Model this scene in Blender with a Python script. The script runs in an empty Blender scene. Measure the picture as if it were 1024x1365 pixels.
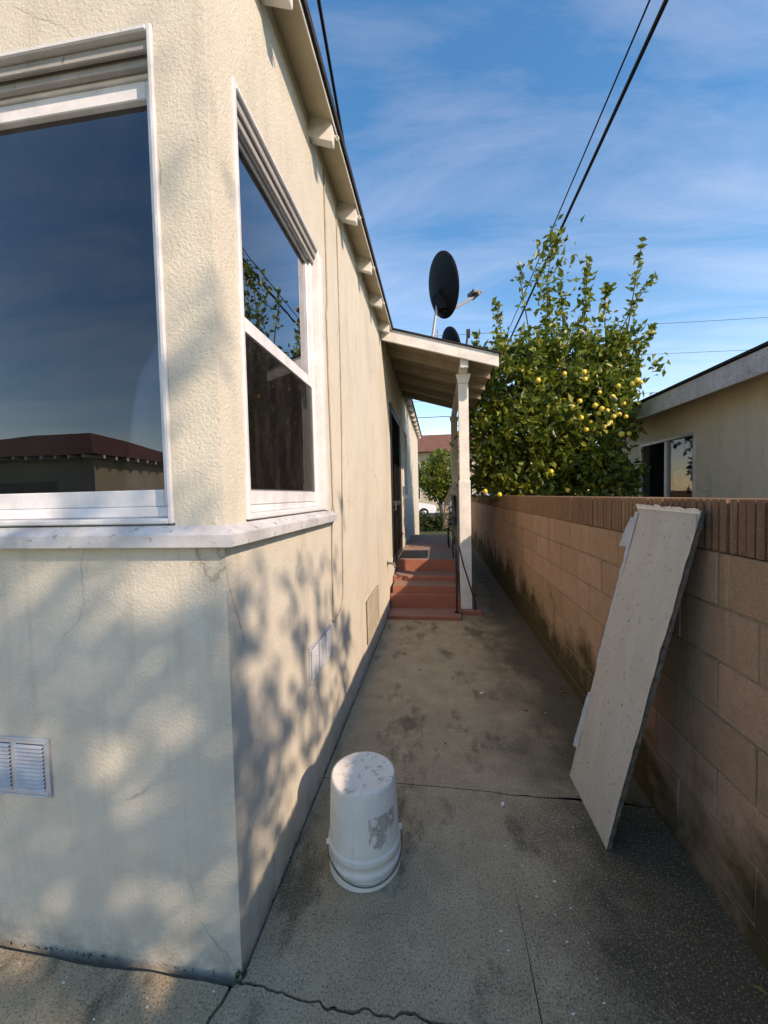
import bpy, bmesh, math, random
import numpy as np
from mathutils import Vector, Matrix, noise as mn
R = math.radians
random.seed(7); rng = np.random.default_rng(11)
scn = bpy.context.scene
col = scn.collection

# ------------------------------------------------------------------ camera
YAW, PITCH, ROLL, CAMH = R(7.81), R(-2.32), R(-1.337), 1.5
fwd = Vector((-math.sin(YAW)*math.cos(PITCH), math.cos(YAW)*math.cos(PITCH), math.sin(PITCH)))
rt = Vector((math.cos(YAW), math.sin(YAW), 0)); up = rt.cross(fwd)
r2 = rt*math.cos(ROLL)+up*math.sin(ROLL); u2 = up*math.cos(ROLL)-rt*math.sin(ROLL)
cd = bpy.data.cameras.new('camera'); cam = bpy.data.objects.new('camera', cd); col.objects.link(cam)
cd.sensor_fit = 'VERTICAL'; cd.sensor_height = 36; cd.sensor_width = 27
cd.lens = 525.6/1365*36; cd.clip_start = .02; cd.clip_end = 900
cam.matrix_world = Matrix(((r2.x, u2.x, -fwd.x, 0), (r2.y, u2.y, -fwd.y, 0), (r2.z, u2.z, -fwd.z, CAMH), (0, 0, 0, 1)))
scn.camera = cam

# ------------------------------------------------------------------ light
AZ, EL = R(37), R(32.4)
S = Vector((math.cos(EL)*math.cos(AZ), -math.cos(EL)*math.sin(AZ), math.sin(EL)))
sd = bpy.data.lights.new('sun', 'SUN'); sun = bpy.data.objects.new('sun', sd); col.objects.link(sun)
sd.energy = 2.0; sd.angle = R(.65); sd.color = (1, .99, .975)
sun.rotation_euler = S.to_track_quat('Z', 'Y').to_euler(); sun.location = (8, -8, 12)
w = bpy.data.worlds.new('World'); scn.world = w; w.use_nodes = True
nt = w.node_tree; bg = nt.nodes['Background']
sky = nt.nodes.new('ShaderNodeTexSky'); sky.sky_type = 'NISHITA'; sky.sun_disc = False
sky.sun_elevation = EL; sky.sun_rotation = math.atan2(S.x, S.y)
sky.air_density = 1.0; sky.dust_density = .15; sky.ozone_density = 3.0
tc = nt.nodes.new('ShaderNodeTexCoord'); sx = nt.nodes.new('ShaderNodeSeparateXYZ')
nt.links.new(tc.outputs['Generated'], sx.inputs[0])
mz = nt.nodes.new('ShaderNodeMath'); mz.operation = 'MAXIMUM'; mz.inputs[1].default_value = 0.0
nt.links.new(sx.outputs['Z'], mz.inputs[0])
ad = nt.nodes.new('ShaderNodeMath'); ad.operation = 'ADD'; ad.inputs[1].default_value = .12
nt.links.new(mz.outputs[0], ad.inputs[0])
dx = nt.nodes.new('ShaderNodeMath'); dx.operation = 'DIVIDE'; dy = nt.nodes.new('ShaderNodeMath'); dy.operation = 'DIVIDE'
nt.links.new(sx.outputs['X'], dx.inputs[0]); nt.links.new(ad.outputs[0], dx.inputs[1])
nt.links.new(sx.outputs['Y'], dy.inputs[0]); nt.links.new(ad.outputs[0], dy.inputs[1])
cx = nt.nodes.new('ShaderNodeCombineXYZ'); nt.links.new(dx.outputs[0], cx.inputs[0]); nt.links.new(dy.outputs[0], cx.inputs[1])
mp = nt.nodes.new('ShaderNodeMapping'); mp.inputs['Rotation'].default_value = (0, 0, R(24)); mp.inputs['Scale'].default_value = (.45, 1.5, 1)
nt.links.new(cx.outputs[0], mp.inputs[0])
n1 = nt.nodes.new('ShaderNodeTexNoise'); n1.inputs['Scale'].default_value = 1.7; n1.inputs['Detail'].default_value = 9; n1.inputs['Roughness'].default_value = .62; n1.inputs['Distortion'].default_value = .7
nt.links.new(mp.outputs[0], n1.inputs['Vector'])
cr = nt.nodes.new('ShaderNodeValToRGB'); cr.color_ramp.elements[0].position = .42; cr.color_ramp.elements[1].position = 1.0
cr.color_ramp.elements[1].color = (.17, .17, .17, 1)
lowk = nt.nodes.new('ShaderNodeMapRange'); lowk.inputs[1].default_value = .55; lowk.inputs[2].default_value = .05; lowk.inputs[3].default_value = 0; lowk.inputs[4].default_value = .14
nt.links.new(mz.outputs[0], lowk.inputs[0]); sm = nt.nodes.new('ShaderNodeMath'); sm.operation = 'ADD'
nt.links.new(n1.outputs['Fac'], sm.inputs[0]); nt.links.new(lowk.outputs[0], sm.inputs[1]); nt.links.new(sm.outputs[0], cr.inputs[0])
mx = nt.nodes.new('ShaderNodeMix'); mx.data_type = 'RGBA'
hs = nt.nodes.new('ShaderNodeHueSaturation'); hs.inputs['Saturation'].default_value = 1.34; hs.inputs['Value'].default_value = .96
nt.links.new(sky.outputs[0], hs.inputs['Color'])
nt.links.new(cr.outputs[0], mx.inputs[0]); nt.links.new(hs.outputs[0], mx.inputs[6]); mx.inputs[7].default_value = (6.4, 6.9, 7.6, 1)
nt.links.new(mx.outputs[2], bg.inputs['Color']); bg.inputs['Strength'].default_value = .15
vs = scn.view_settings; vs.view_transform = 'Standard'; vs.look = 'None'; vs.exposure = 1.24; vs.gamma = 1; vs.use_curve_mapping = False
vs.use_white_balance = True; vs.white_balance_temperature = 10200; vs.white_balance_tint = 23
scn.cycles.max_bounces = 8; scn.cycles.transparent_max_bounces = 12

# ------------------------------------------------------------------ material helpers
class NT:
    def __init__(s, name):
        s.m = bpy.data.materials.new(name); s.m.use_nodes = True; s.t = s.m.node_tree
        s.b = s.t.nodes['Principled BSDF']; s.out = s.t.nodes['Material Output']; s._p = None
    def n(s, typ, **kw):
        d = s.t.nodes.new('ShaderNode'+typ)
        for k, v in kw.items(): setattr(d, k, v)
        return d
    def l(s, a, b): s.t.links.new(a, b)
    def pos(s):
        if s._p is None: s._p = s.n('NewGeometry').outputs['Position']
        return s._p
    def mapped(s, scale=(1, 1, 1), rot=(0, 0, 0), obj=False):
        m = s.n('Mapping'); m.inputs['Scale'].default_value = scale; m.inputs['Rotation'].default_value = rot
        s.l(s.n('TexCoord').outputs['Object'] if obj else s.pos(), m.inputs[0]); return m.outputs[0]
    def noise(s, scale, detail=4, rough=.55, vec=None, dist=0):
        d = s.n('TexNoise'); d.inputs['Scale'].default_value = scale; d.inputs['Detail'].default_value = detail
        d.inputs['Roughness'].default_value = rough; d.inputs['Distortion'].default_value = dist
        s.l(vec if vec is not None else s.pos(), d.inputs['Vector']); return d.outputs['Fac']
    def ramp(s, f, *els):
        d = s.n('ValToRGB'); e = d.color_ramp.elements
        while len(e) < len(els): e.new(.5)
        for x, (p, c) in zip(e, els):
            x.position = p; x.color = (c, c, c, 1) if not isinstance(c, tuple) else (*c, 1)
        s.l(f, d.inputs[0]); return d.outputs[0]
    def mix(s, f, a, b, blend='MIX'):
        d = s.n('Mix', data_type='RGBA', blend_type=blend)
        for v, i in ((f, 0), (a, 6), (b, 7)):
            if hasattr(v, 'node'): s.l(v, d.inputs[i])
            elif isinstance(v, tuple): d.inputs[i].default_value = (*v, 1)
            else: d.inputs[i].default_value = v
        return d.outputs[2]
    def math(s, op, a, b=0, clamp=False):
        d = s.n('Math', operation=op, use_clamp=clamp)
        for v, i in ((a, 0), (b, 1)):
            if hasattr(v, 'node'): s.l(v, d.inputs[i])
            else: d.inputs[i].default_value = v
        return d.outputs[0]
    def bump(s, h, strength, dist=.01):
        d = s.n('Bump'); d.inputs['Strength'].default_value = strength; d.inputs['Distance'].default_value = dist
        s.l(h, d.inputs['Height']); s.l(d.outputs[0], s.b.inputs['Normal'])
    def col(s, c):
        if hasattr(c, 'node'): s.l(c, s.b.inputs['Base Color'])
        else: s.b.inputs['Base Color'].default_value = (*c, 1)
    def set(s, rough=.8, spec=.3, metal=0):
        s.b.inputs['Roughness'].default_value = rough; s.b.inputs['Specular IOR Level'].default_value = spec; s.b.inputs['Metallic'].default_value = metal
        return s.m
    def sep(s):
        d = s.n('SeparateXYZ'); s.l(s.pos(), d.inputs[0]); return d.outputs
    def rnd(s): return s.n('ObjectInfo').outputs['Random']

def simple(name, c, rough=.6, var=.25, scale=9, bump=.0, spec=.3, metal=0):
    k = NT(name); f = k.noise(scale, 6, .6)
    k.col(k.mix(k.ramp(f, (.3, 0.), (.75, 1.)), tuple(x*(1-var) for x in c), tuple(min(1, x*(1+var*.6)) for x in c)))
    if bump: k.bump(k.noise(scale*6, 5), bump, .004)
    return k.set(rough, spec, metal)

def m_stucco(name, a, b):
    k = NT(name)
    big = k.noise(1.3, 5, .6); mid = k.noise(7, 6, .65)
    c = k.mix(k.ramp(big, (.3, 0.), (.7, 1.)), a, b)
    c = k.mix(k.math('MULTIPLY', k.ramp(mid, (.45, 0.), (.8, 1.)), .22), c, (.36, .31, .23))
    st = k.noise(2.6, 7, .68, k.mapped((1.6, 1.6, .35)), .4)            # water streaks and mildew patches
    c = k.mix(k.math('MULTIPLY', k.ramp(st, (.52, 0.), (.74, 1.)), .34), c, (.30, .28, .235))
    z = k.sep()['Z']
    sp = k.math('MULTIPLY', k.ramp(z, (0., 1.), (.16, 0.)), k.ramp(k.noise(11, 6, .7), (.38, 0.), (.62, 1.)))   # splash dirt at the foot
    c = k.mix(k.math('MULTIPLY', sp, .55), c, (.2, .185, .15))
    drip = k.noise(5.5, 6, .7, k.mapped((2.2, 2.2, .10)))
    c = k.mix(k.math('MULTIPLY', k.ramp(drip, (.56, 0.), (.72, 1.)), .30), c, (.33, .295, .24))
    vo = k.n('TexVoronoi', feature='DISTANCE_TO_EDGE'); vo.inputs['Scale'].default_value = 1.15; wv = k.n('VectorMath', operation='ADD')
    nz_ = k.n('TexNoise'); nz_.inputs['Scale'].default_value = 3.2; nz_.inputs['Detail'].default_value = 6; k.l(k.pos(), nz_.inputs['Vector']); k.l(k.pos(), wv.inputs[0]); sc_ = k.n('VectorMath', operation='SCALE'); sc_.inputs['Scale'].default_value = .3; k.l(nz_.outputs['Color'], sc_.inputs[0]); k.l(sc_.outputs[0], wv.inputs[1]); k.l(wv.outputs[0], vo.inputs['Vector'])
    crk = k.math('MULTIPLY', k.ramp(vo.outputs['Distance'], (.0, 1.), (.006, 0.)), k.ramp(k.noise(1.9, 3), (.52, 0.), (.6, 1.)))
    c = k.mix(k.math('MULTIPLY', crk, .6), c, (.2, .175, .14))
    k.col(c)
    h = k.math('ADD', k.noise(150, 4, .65), k.math('MULTIPLY', k.ramp(k.noise(92, 4, .6, None, .4), (.35, 0.), (.65, 1.)), .9))
    h = k.math('ADD', h, k.math('MULTIPLY', k.noise(9, 3), 1.6))
    k.bump(h, .42, .0045)
    return k.set(.92, .15)

def m_paint(name, c, dirt=.35, wood=(.28, .26, .235), chip=.62):
    k = NT(name)
    n = k.noise(6, 7, .65); f = k.noise(38, 6, .7)
    cc = k.mix(k.math('MULTIPLY', k.ramp(n, (.4, 0.), (.75, 1.)), dirt), c, tuple(x*.45 for x in c))
    cc = k.mix(k.ramp(f, (chip, 0.), (chip+.05, 1.)), cc, wood)
    k.col(cc); k.bump(k.math('ADD', f, k.noise(90, 4)), .3, .004)
    return k.set(.6, .3)

def m_concrete(name='concrete'):
    k = NT(name)
    p = k.sep()
    grain = k.noise(330, 3, .6); agg = k.noise(150, 4, .72); mid = k.noise(5.5, 8, .68); big = k.noise(1.1, 5, .6)
    c = k.mix(k.ramp(mid, (.3, 0.), (.72, 1.)), (.35, .268, .17), (.56, .44, .29))
    c = k.mix(k.math('MULTIPLY', k.ramp(big, (.42, 0.), (.68, 1.)), .55), c, (.47, .395, .275))
    # damp dark staining along the foot of the block wall
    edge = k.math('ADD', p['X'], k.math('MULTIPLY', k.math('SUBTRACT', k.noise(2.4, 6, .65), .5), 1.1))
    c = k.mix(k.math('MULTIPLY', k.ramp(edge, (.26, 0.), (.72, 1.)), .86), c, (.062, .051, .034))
    mo = k.math('MULTIPLY', k.ramp(p['X'], (.62, 0.), (.9, 1.)), k.ramp(k.noise(6, 6, .7), (.42, 0.), (.62, 1.)))
    c = k.mix(k.math('MULTIPLY', mo, .6), c, (.075, .07, .03))
    bl = k.noise(3.1, 7, .7, k.mapped((1, .5, 1), (0, 0, R(14))))
    c = k.mix(k.math('MULTIPLY', k.ramp(bl, (.53, 0.), (.62, 1.)), .72), c, (.085, .07, .048))
    c = k.mix(k.math('MULTIPLY', k.ramp(agg, (.38, 1.), (.47, 0.)), .75), c, (.05, .041, .028))
    c = k.mix(k.math('MULTIPLY', k.ramp(agg, (.56, 0.), (.66, 1.)), .6), c, (.70, .60, .46))
    c = k.mix(k.math('MULTIPLY', k.ramp(grain, (.3, 1.), (.5, 0.)), .35), c, (.07, .066, .06))
    k.col(c)
    k.bump(k.math('ADD', agg, k.math('ADD', k.math('MULTIPLY', grain, .6), k.math('MULTIPLY', mid, .8))), .6, .005)
    return k.set(.88, .25)

def m_block(name, base, alt, rough_face=False):
    k = NT(name)
    r = k.rnd(); p = k.sep()
    c = k.mix(r, base, alt)
    n = k.noise(9, 7, .65)
    c = k.mix(k.math('MULTIPLY', k.ramp(n, (.35, 0.), (.7, 1.)), .4), c, tuple(x*.62 for x in base))
    sp = k.noise(150, 3, .6)
    c = k.mix(k.math('MULTIPLY', k.ramp(sp, (.6, 0.), (.68, 1.)), .6), c, (.10, .075, .055))
    c = k.mix(k.math('MULTIPLY', k.ramp(sp, (.3, 1.), (.4, 0.)), .35), c, (.55, .43, .3))
    st = k.noise(3.2, 6, .65, k.mapped((1, 2.4, .22)))
    c = k.mix(k.math('MULTIPLY', k.ramp(st, (.54, 0.), (.7, 1.)), .45), c, (.16, .115, .06))
    st2 = k.noise(4.2, 6, .65, k.mapped((1, 3.1, .18)))
    c = k.mix(k.math('MULTIPLY', k.ramp(st2, (.6, 0.), (.75, 1.)), .4), c, (.6, .5, .4))
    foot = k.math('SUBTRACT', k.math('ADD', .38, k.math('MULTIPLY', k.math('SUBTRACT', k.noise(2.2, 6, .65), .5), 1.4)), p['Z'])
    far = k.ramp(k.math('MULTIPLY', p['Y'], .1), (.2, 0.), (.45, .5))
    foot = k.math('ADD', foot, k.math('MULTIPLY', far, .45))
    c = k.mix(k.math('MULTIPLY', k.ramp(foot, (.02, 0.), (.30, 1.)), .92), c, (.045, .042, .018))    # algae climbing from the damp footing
    k.col(c)
    k.bump(k.math('ADD', k.math('ADD', k.noise(120, 5, .75), k.math('MULTIPLY', k.ramp(k.noise(210, 2), (.3, 0.), (.42, 1.)), .8)), k.math('MULTIPLY', k.noise(30, 4), .7)), .8, .006)
    return k.set(.93, .12)

def m_leaf(name, stops, trans=.35, gloss=.35):
    k = NT(name)
    rp = k.n('NewGeometry').outputs['Random Per Island']
    c = k.ramp(rp, *stops)
    k.col(c); k.b.inputs['Roughness'].default_value = gloss; k.b.inputs['Specular IOR Level'].default_value = .4
    tr = k.n('BsdfTranslucent'); k.l(k.mix(.5, c, (.20, .26, .03)), tr.inputs[0])
    ms = k.n('MixShader'); ms.inputs[0].default_value = trans
    k.l(k.b.outputs[0], ms.inputs[1]); k.l(tr.outputs[0], ms.inputs[2]); k.l(ms.outputs[0], k.out.inputs[0])
    return k.m

def m_glass(name, tint=.55, boost=2.2):
    k = NT(name); k.t.nodes.remove(k.b)
    tr = k.n('BsdfTransparent'); tr.inputs[0].default_value = (tint, tint, tint*1.04, 1)
    gl = k.n('BsdfGlossy'); gl.inputs['Roughness'].default_value = .006; gl.inputs[0].default_value = (.93, .95, 1, 1)
    b = k.n('Bump'); b.inputs['Strength'].default_value = .03; b.inputs['Distance'].default_value = .02
    k.l(k.noise(2.2, 2), b.inputs['Height']); k.l(b.outputs[0], gl.inputs['Normal'])
    fr = k.n('Fresnel'); fr.inputs[0].default_value = 1.5
    f = k.math('MULTIPLY', fr.outputs[0], boost, True)
    ms = k.n('MixShader'); k.l(f, ms.inputs[0]); k.l(tr.outputs[0], ms.inputs[1]); k.l(gl.outputs[0], ms.inputs[2])
    df = k.n('BsdfDiffuse'); df.inputs[0].default_value = (.35, .34, .33, 1)          # dust film
    m2 = k.n('MixShader'); k.l(k.math('MULTIPLY', k.ramp(k.noise(7, 7, .7), (.4, 0.), (.8, 1.)), .015), m2.inputs[0])
    k.l(ms.outputs[0], m2.inputs[1]); k.l(df.outputs[0], m2.inputs[2]); k.l(m2.outputs[0], k.out.inputs[0])
    return k.m

def m_screen(name):
    k = NT(name); k.t.nodes.remove(k.b)
    tr = k.n('BsdfTransparent'); df = k.n('BsdfDiffuse')
    k.l(k.mix(k.ramp(k.noise(14, 5, .6, k.mapped((1, 1, .25))), (.45, 0.), (.85, 1.)), (.016, .014, .014), (.06, .056, .055)), df.inputs[0])
    ms = k.n('MixShader'); ms.inputs[0].default_value = .36
    k.l(tr.outputs[0], ms.inputs[1]); k.l(df.outputs[0], ms.inputs[2]); k.l(ms.outputs[0], k.out.inputs[0])
    return k.m

M = {}
M['stucco'] = m_stucco('stucco', (.56, .53, .45), (.63, .60, .51))
M['nstucco'] = m_stucco('neighbour_stucco', (.60, .54, .40), (.67, .60, .45))
M['garage'] = m_stucco('garage_stucco', (.42, .36, .27), (.48, .42, .32))
M['white'] = m_paint('white_paint', (.66, .665, .67), .5, (.3, .28, .26), .665)
M['sill'] = m_paint('grimy_sill_paint', (.56, .57, .58), .75, (.2, .18, .16), .60)
M['vinyl'] = simple('white_vinyl', (.70, .71, .73), .42, .25, 7)
M['headwood'] = m_paint('weathered_shaded_head_paint', (.35, .34, .325), .5, (.1, .09, .08), .62)  # dirty old paint, with shade under the window head mixed into its grey
M['oldwhite'] = m_paint('old_white_paint', (.72, .70, .65), .5, (.34, .31, .27), .655)
M['soffit'] = m_paint('soffit_paint', (.56, .48, .34), .4, (.3, .26, .2), .68)
M['porch_wood'] = m_paint('porch_underside_paint', (.36, .30, .21), .5, (.2, .17, .13), .66)
M['fascia_old'] = m_paint('weathered_fascia', (.58, .57, .55), .7, (.14, .13, .12), .58)
M['concrete'] = m_concrete()
M['block'] = m_block('tan_block', (.385, .25, .165), (.475, .30, .22))
M['cap'] = m_block('cap_block', (.34, .20, .12), (.25, .135, .088), True)
M['mortar'] = simple('mortar', (.24, .20, .155), .95, .4, 14, .4)
def m_red():
    k = NT('worn_red_floor_paint')
    n = k.noise(7, 7, .65); c = k.mix(k.math('MULTIPLY', k.ramp(n, (.35, 0.), (.7, 1.)), .5), (.36, .125, .08), (.25, .098, .07))
    nz = k.n('SeparateXYZ'); k.l(k.n('NewGeometry').outputs['Normal'], nz.inputs[0])
    tread = k.math('MULTIPLY', k.ramp(nz.outputs['Z'], (.6, 0.), (.9, 1.)), k.ramp(k.noise(4, 6, .7), (.25, .35), (.6, .85)))
    c = k.mix(tread, c, (.28, .19, .155))                      # foot-worn treads
    ly = k.sep(); grey_band = k.math('MULTIPLY', k.ramp(k.math('MULTIPLY', ly['Y'], .1), (.578, 0.), (.59, 1.), (.69, 1.), (.72, 0.)), k.ramp(k.noise(3.3, 6, .7), (.3, .5), (.6, 1.)))
    c = k.mix(k.math('MULTIPLY', grey_band, tread), c, (.25, .235, .205))  # greyer tone on upward faces along the front of the landing
    c = k.mix(k.ramp(k.noise(40, 6, .7), (.66, 0.), (.7, 1.)), c, (.38, .3, .25))
    k.col(c); k.bump(k.math('ADD', k.noise(90, 4), n), .4, .005); return k.set(.8, .25)
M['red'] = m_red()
M['dirt'] = simple('dirt', (.028, .023, .016), .98, .5, 30, .6)
M['shingle'] = simple('shingle', (.035, .034, .036), .95, .5, 40, .6)
M['redroof'] = simple('red_brown_roof', (.19, .085, .06), .95, .45, 3, .5)
M['iron'] = simple('black_iron', (.018, .017, .017), .55, .5, 20, .2, .4)
M['metal'] = simple('galvanised', (.50, .53, .56), .5, .2, 16, 0, .4, .15)
M['mast'] = simple('grey_steel', (.42, .42, .42), .5, .25, 20, 0, .5, .3)
M['dish'] = simple('dish_grey', (.017, .018, .020), .7, .2, 12, 0, .15)
M['armgrey'] = simple('dull_grey_arm', (.20, .20, .205), .6, .3, 20, 0, .4)
M['rubber'] = simple('black_rubber', (.016, .016, .017), .7, .4, 40, .4)
M['bark'] = simple('bark', (.10, .085, .065), .95, .5, 25, .8)
M['oleaf'] = m_leaf('citrus_leaf', ((0., (.045, .085, .016)), (.4, (.095, .15, .024)), (.75, (.19, .235, .036)), (1., (.38, .36, .06))))
M['gleaf'] = m_leaf('green_leaf', ((0., (.025, .06, .015)), (.6, (.055, .11, .022)), (1., (.11, .15, .03))))
M['hleaf'] = m_leaf('hedge_leaf', ((0., (.016, .034, .012)), (1., (.05, .075, .022))), .2)
M['dleaf'] = m_leaf('dry_leaf', ((0., (.08, .045, .02)), (.6, (.16, .1, .04)), (1., (.26, .19, .06))), .1, .8)
M['fruit'] = simple('orange_peel', (.80, .46, .05), .42, .2, 40, .25, .4)
M['lemon'] = simple('yellow_peel', (.80, .58, .09), .42, .2, 40, .25, .4)
M['glass'] = m_glass('window_glass', .36, 2.4)
M['nglass'] = m_glass('neighbour_glass', .85, .08)
M['screen'] = m_screen('insect_screen')
M['curtain'] = simple('navy_curtain', (.075, .065, .14), .95, .35, 3)
M['redcurtain'] = simple('dark_red_curtain', (.085, .035, .038), .95, .5, 4)
M['drape'] = simple('pink_beige_drape', (.40, .33, .28), .95, .3, 6)
M['dark'] = simple('dark_interior', (.012, .012, .013), .9, .3, 3)
M['bluepaint'] = simple('silver_blue_car_paint', (.25, .32, .4), .3, .1, 3, 0, .5)
M['carwhite'] = simple('white_car_paint', (.78, .79, .8), .28, .06, 3, 0, .5)
M['tyre'] = simple('tyre', (.02, .02, .02), .85, .3, 20)
M['rim'] = simple('alloy', (.6, .6, .62), .35, .1, 10, 0, .5, .8)
M['redlamp'] = simple('red_lamp', (.5, .03, .02), .3, .1, 5)
M['asphalt'] = simple('asphalt', (.05, .05, .052), .95, .3, 60, .5)
M['pave'] = simple('pavement_concrete', (.34, .33, .30), .92, .2, 8, .3)
M['cloth'] = simple('tan_cloth', (.50, .42, .31), .95, .3, 14, .3)
M['flake'] = simple('white_flake', (.74, .73, .70), .8, .1, 30)
M['brass'] = simple('weathered_brass', (.16, .155, .14), .6, .4, 40, .2, .4, .3)
M['wire'] = simple('black_cable', (.012, .012, .013), .7, .2, 9)
M['cable'] = simple('painted_cable', (.40, .33, .23), .8, .35, 12)
M['grass'] = simple('patchy_lawn', (.07, .085, .03), .98, .55, 4, .6)
M['polewood'] = simple('pole_wood', (.13, .095, .065), .95, .4, 12, .6)
M['panel'] = m_paint('vent_cover_paint', (.46, .415, .33), .5, (.25, .2, .14), .66)
M['slot'] = simple('vent_slot', (.06, .065, .07), .9, .3, 20)
M['paper'] = simple('torn_paper_face', (.44, .45, .48), .85, .12, 20, .2)

def m_bucket():
    k = NT('scuffed_white_plastic')
    c = k.mix(k.math('MULTIPLY', k.ramp(k.noise(9, 7, .7), (.42, 0.), (.75, 1.)), .4), (.80, .765, .70), (.55, .51, .45))
    vec = k.mapped((22, 22, 2.2), (R(9), 0, 0))
    c = k.mix(k.math('MULTIPLY', k.ramp(k.noise(2.2, 6, .75, vec), (.6, 0.), (.68, 1.)), .35), c, (.36, .35, .33))
    c = k.mix(k.math('MULTIPLY', k.ramp(k.noise(55, 5, .7), (.66, 0.), (.71, 1.)), .6), c, (.2, .17, .13))
    p = k.sep()
    top = k.math('MULTIPLY', k.ramp(p['Z'], (.362, 0.), (.366, 1.)), k.ramp(k.noise(24, 7, .75), (.54, 0.), (.63, 1.)))
    c = k.mix(k.math('MULTIPLY', top, .75), c, (.27, .225, .16))
    k.col(c); k.bump(k.noise(60, 4), .12, .003)
    k.b.inputs['Subsurface Weight'].default_value = .1; k.b.inputs['Subsurface Radius'].default_value = (.01, .01, .01)
    return k.set(.48, .35)
M['bucket'] = m_bucket()

def m_board():
    k = NT('scuffed_board_face')
    c = k.mix(k.ramp(k.noise(4, 7, .65, k.mapped((3, 3, .8))), (.35, 0.), (.7, 1.)), (.80, .765, .70), (.88, .855, .80))
    c = k.mix(k.math('MULTIPLY', k.ramp(k.noise(48, 6, .7), (.60, 0.), (.66, 1.)), .7), c, (.2, .18, .155))
    c = k.mix(k.math('MULTIPLY', k.ramp(k.noise(5, 6, .75, k.mapped((1, 16, .8))), (.66, 0.), (.70, 1.)), .45), c, (.34, .32, .29))
    k.col(c); k.bump(k.math('ADD', k.noise(120, 4), k.noise(14, 4)), .3, .004)
    return k.set(.75, .25)
M['board'] = m_board()
M['core'] = simple('splintered_core', (.15, .135, .115), .95, .6, 40, .9)

# ------------------------------------------------------------------ mesh helpers
def link(name, me, mat, parent=None, smooth=False):
    if mat is not None:
        me.materials.clear(); me.materials.append(M[mat] if isinstance(mat, str) else mat)
    if smooth:
        me.polygons.foreach_set('use_smooth', [True]*len(me.polygons))
    o = bpy.data.objects.new(name, me); col.objects.link(o)
    if parent is not None: o.parent = parent
    return o
def empty(name, loc=(0, 0, 0), parent=None):
    o = bpy.data.objects.new(name, None); col.objects.link(o); o.empty_display_size = .1
    o.location = loc
    if parent is not None: o.parent = parent
    return o
def tag(o, label, cat, group=None):
    o['label'] = label; o['category'] = cat
    if group: o['group'] = group
    return o
def bmobj(name, bm, mat, parent=None, smooth=False, off=None):
    me = bpy.data.meshes.new(name)
    if off is not None: bmesh.ops.translate(bm, vec=Vector(off), verts=bm.verts)
    bmesh.ops.recalc_face_normals(bm, faces=bm.faces)
    bm.to_mesh(me); bm.free()
    return link(name, me, mat, parent, smooth)
def pyobj(name, v, f, mat, parent=None, smooth=False):
    me = bpy.data.meshes.new(name); me.from_pydata([tuple(x) for x in v], [], f); me.update()
    return link(name, me, mat, parent, smooth)
def bx(bm, x0, x1, y0, y1, z0, z1, bev=0):
    vs_ = [bm.verts.new((x, y, z)) for x in (x0, x1) for y in (y0, y1) for z in (z0, z1)]
    fs = [bm.faces.new([vs_[i] for i in q]) for q in ((0, 1, 3, 2), (4, 6, 7, 5), (0, 4, 5, 1), (2, 3, 7, 6), (0, 2, 6, 4), (1, 5, 7, 3))]
    if bev:
        es = list({e for f in fs for e in f.edges})
        bmesh.ops.bevel(bm, geom=es, offset=bev, segments=1, affect='EDGES')
def box(name, x0, x1, y0, y1, z0, z1, mat, parent=None, bev=.003):
    bm = bmesh.new(); bx(bm, x0, x1, y0, y1, z0, z1, bev); return bmobj(name, bm, mat, parent)
def frame_axes(d):
    d = d.normalized(); a = Vector((0, 0, 1)) if abs(d.z) < .95 else Vector((1, 0, 0))
    u = d.cross(a).normalized(); return u, d.cross(u).normalized()
def tube(bm, pts, r, n=8, cap=True):
    pts = [Vector(p) for p in pts]; rs = r if isinstance(r, (list, tuple)) else [r]*len(pts)
    rings = []; u = None
    for i, p in enumerate(pts):
        d = (pts[min(i+1, len(pts)-1)]-pts[max(i-1, 0)]).normalized()
        if u is None: u, v = frame_axes(d)
        else:
            u = (u-d*u.dot(d)).normalized(); v = d.cross(u)
        rings.append([bm.verts.new(p+(u*math.cos(2*math.pi*k/n)+v*math.sin(2*math.pi*k/n))*rs[i]) for k in range(n)])
    for a, b in zip(rings, rings[1:]):
        for k in range(n): bm.faces.new((a[k], a[(k+1) % n], b[(k+1) % n], b[k]))
    if cap: bm.faces.new(rings[0]); bm.faces.new(rings[-1])
def bar(bm, p, q, w, h, upv=(0, 0, 1)):
    p, q = Vector(p), Vector(q); d = (q-p).normalized(); s = d.cross(Vector(upv)).normalized(); t = s.cross(d)
    vv = [bm.verts.new(e+s*a*w/2+t*b*h/2) for e in (p, q) for a, b in ((-1, -1), (1, -1), (1, 1), (-1, 1))]
    for q_ in ((0, 1, 2, 3), (7, 6, 5, 4), (0, 4, 5, 1), (1, 5, 6, 2), (2, 6, 7, 3), (3, 7, 4, 0)): bm.faces.new([vv[i] for i in q_])
def lathe(bm, prof, n=48, c=(0, 0, 0)):
    rings = []
    for r, z in prof:
        if r < 1e-5: rings.append([bm.verts.new((c[0], c[1], c[2]+z))])
        else: rings.append([bm.verts.new((c[0]+r*math.cos(2*math.pi*k/n), c[1]+r*math.sin(2*math.pi*k/n), c[2]+z)) for k in range(n)])
    for a, b in zip(rings, rings[1:]):
        for k in range(n):
            k2 = (k+1) % n
            if len(a) == 1: bm.faces.new((a[0], b[k], b[k2]))
            elif len(b) == 1: bm.faces.new((a[k], a[k2], b[0]))
            else: bm.faces.new((a[k], a[k2], b[k2], b[k]))
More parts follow.
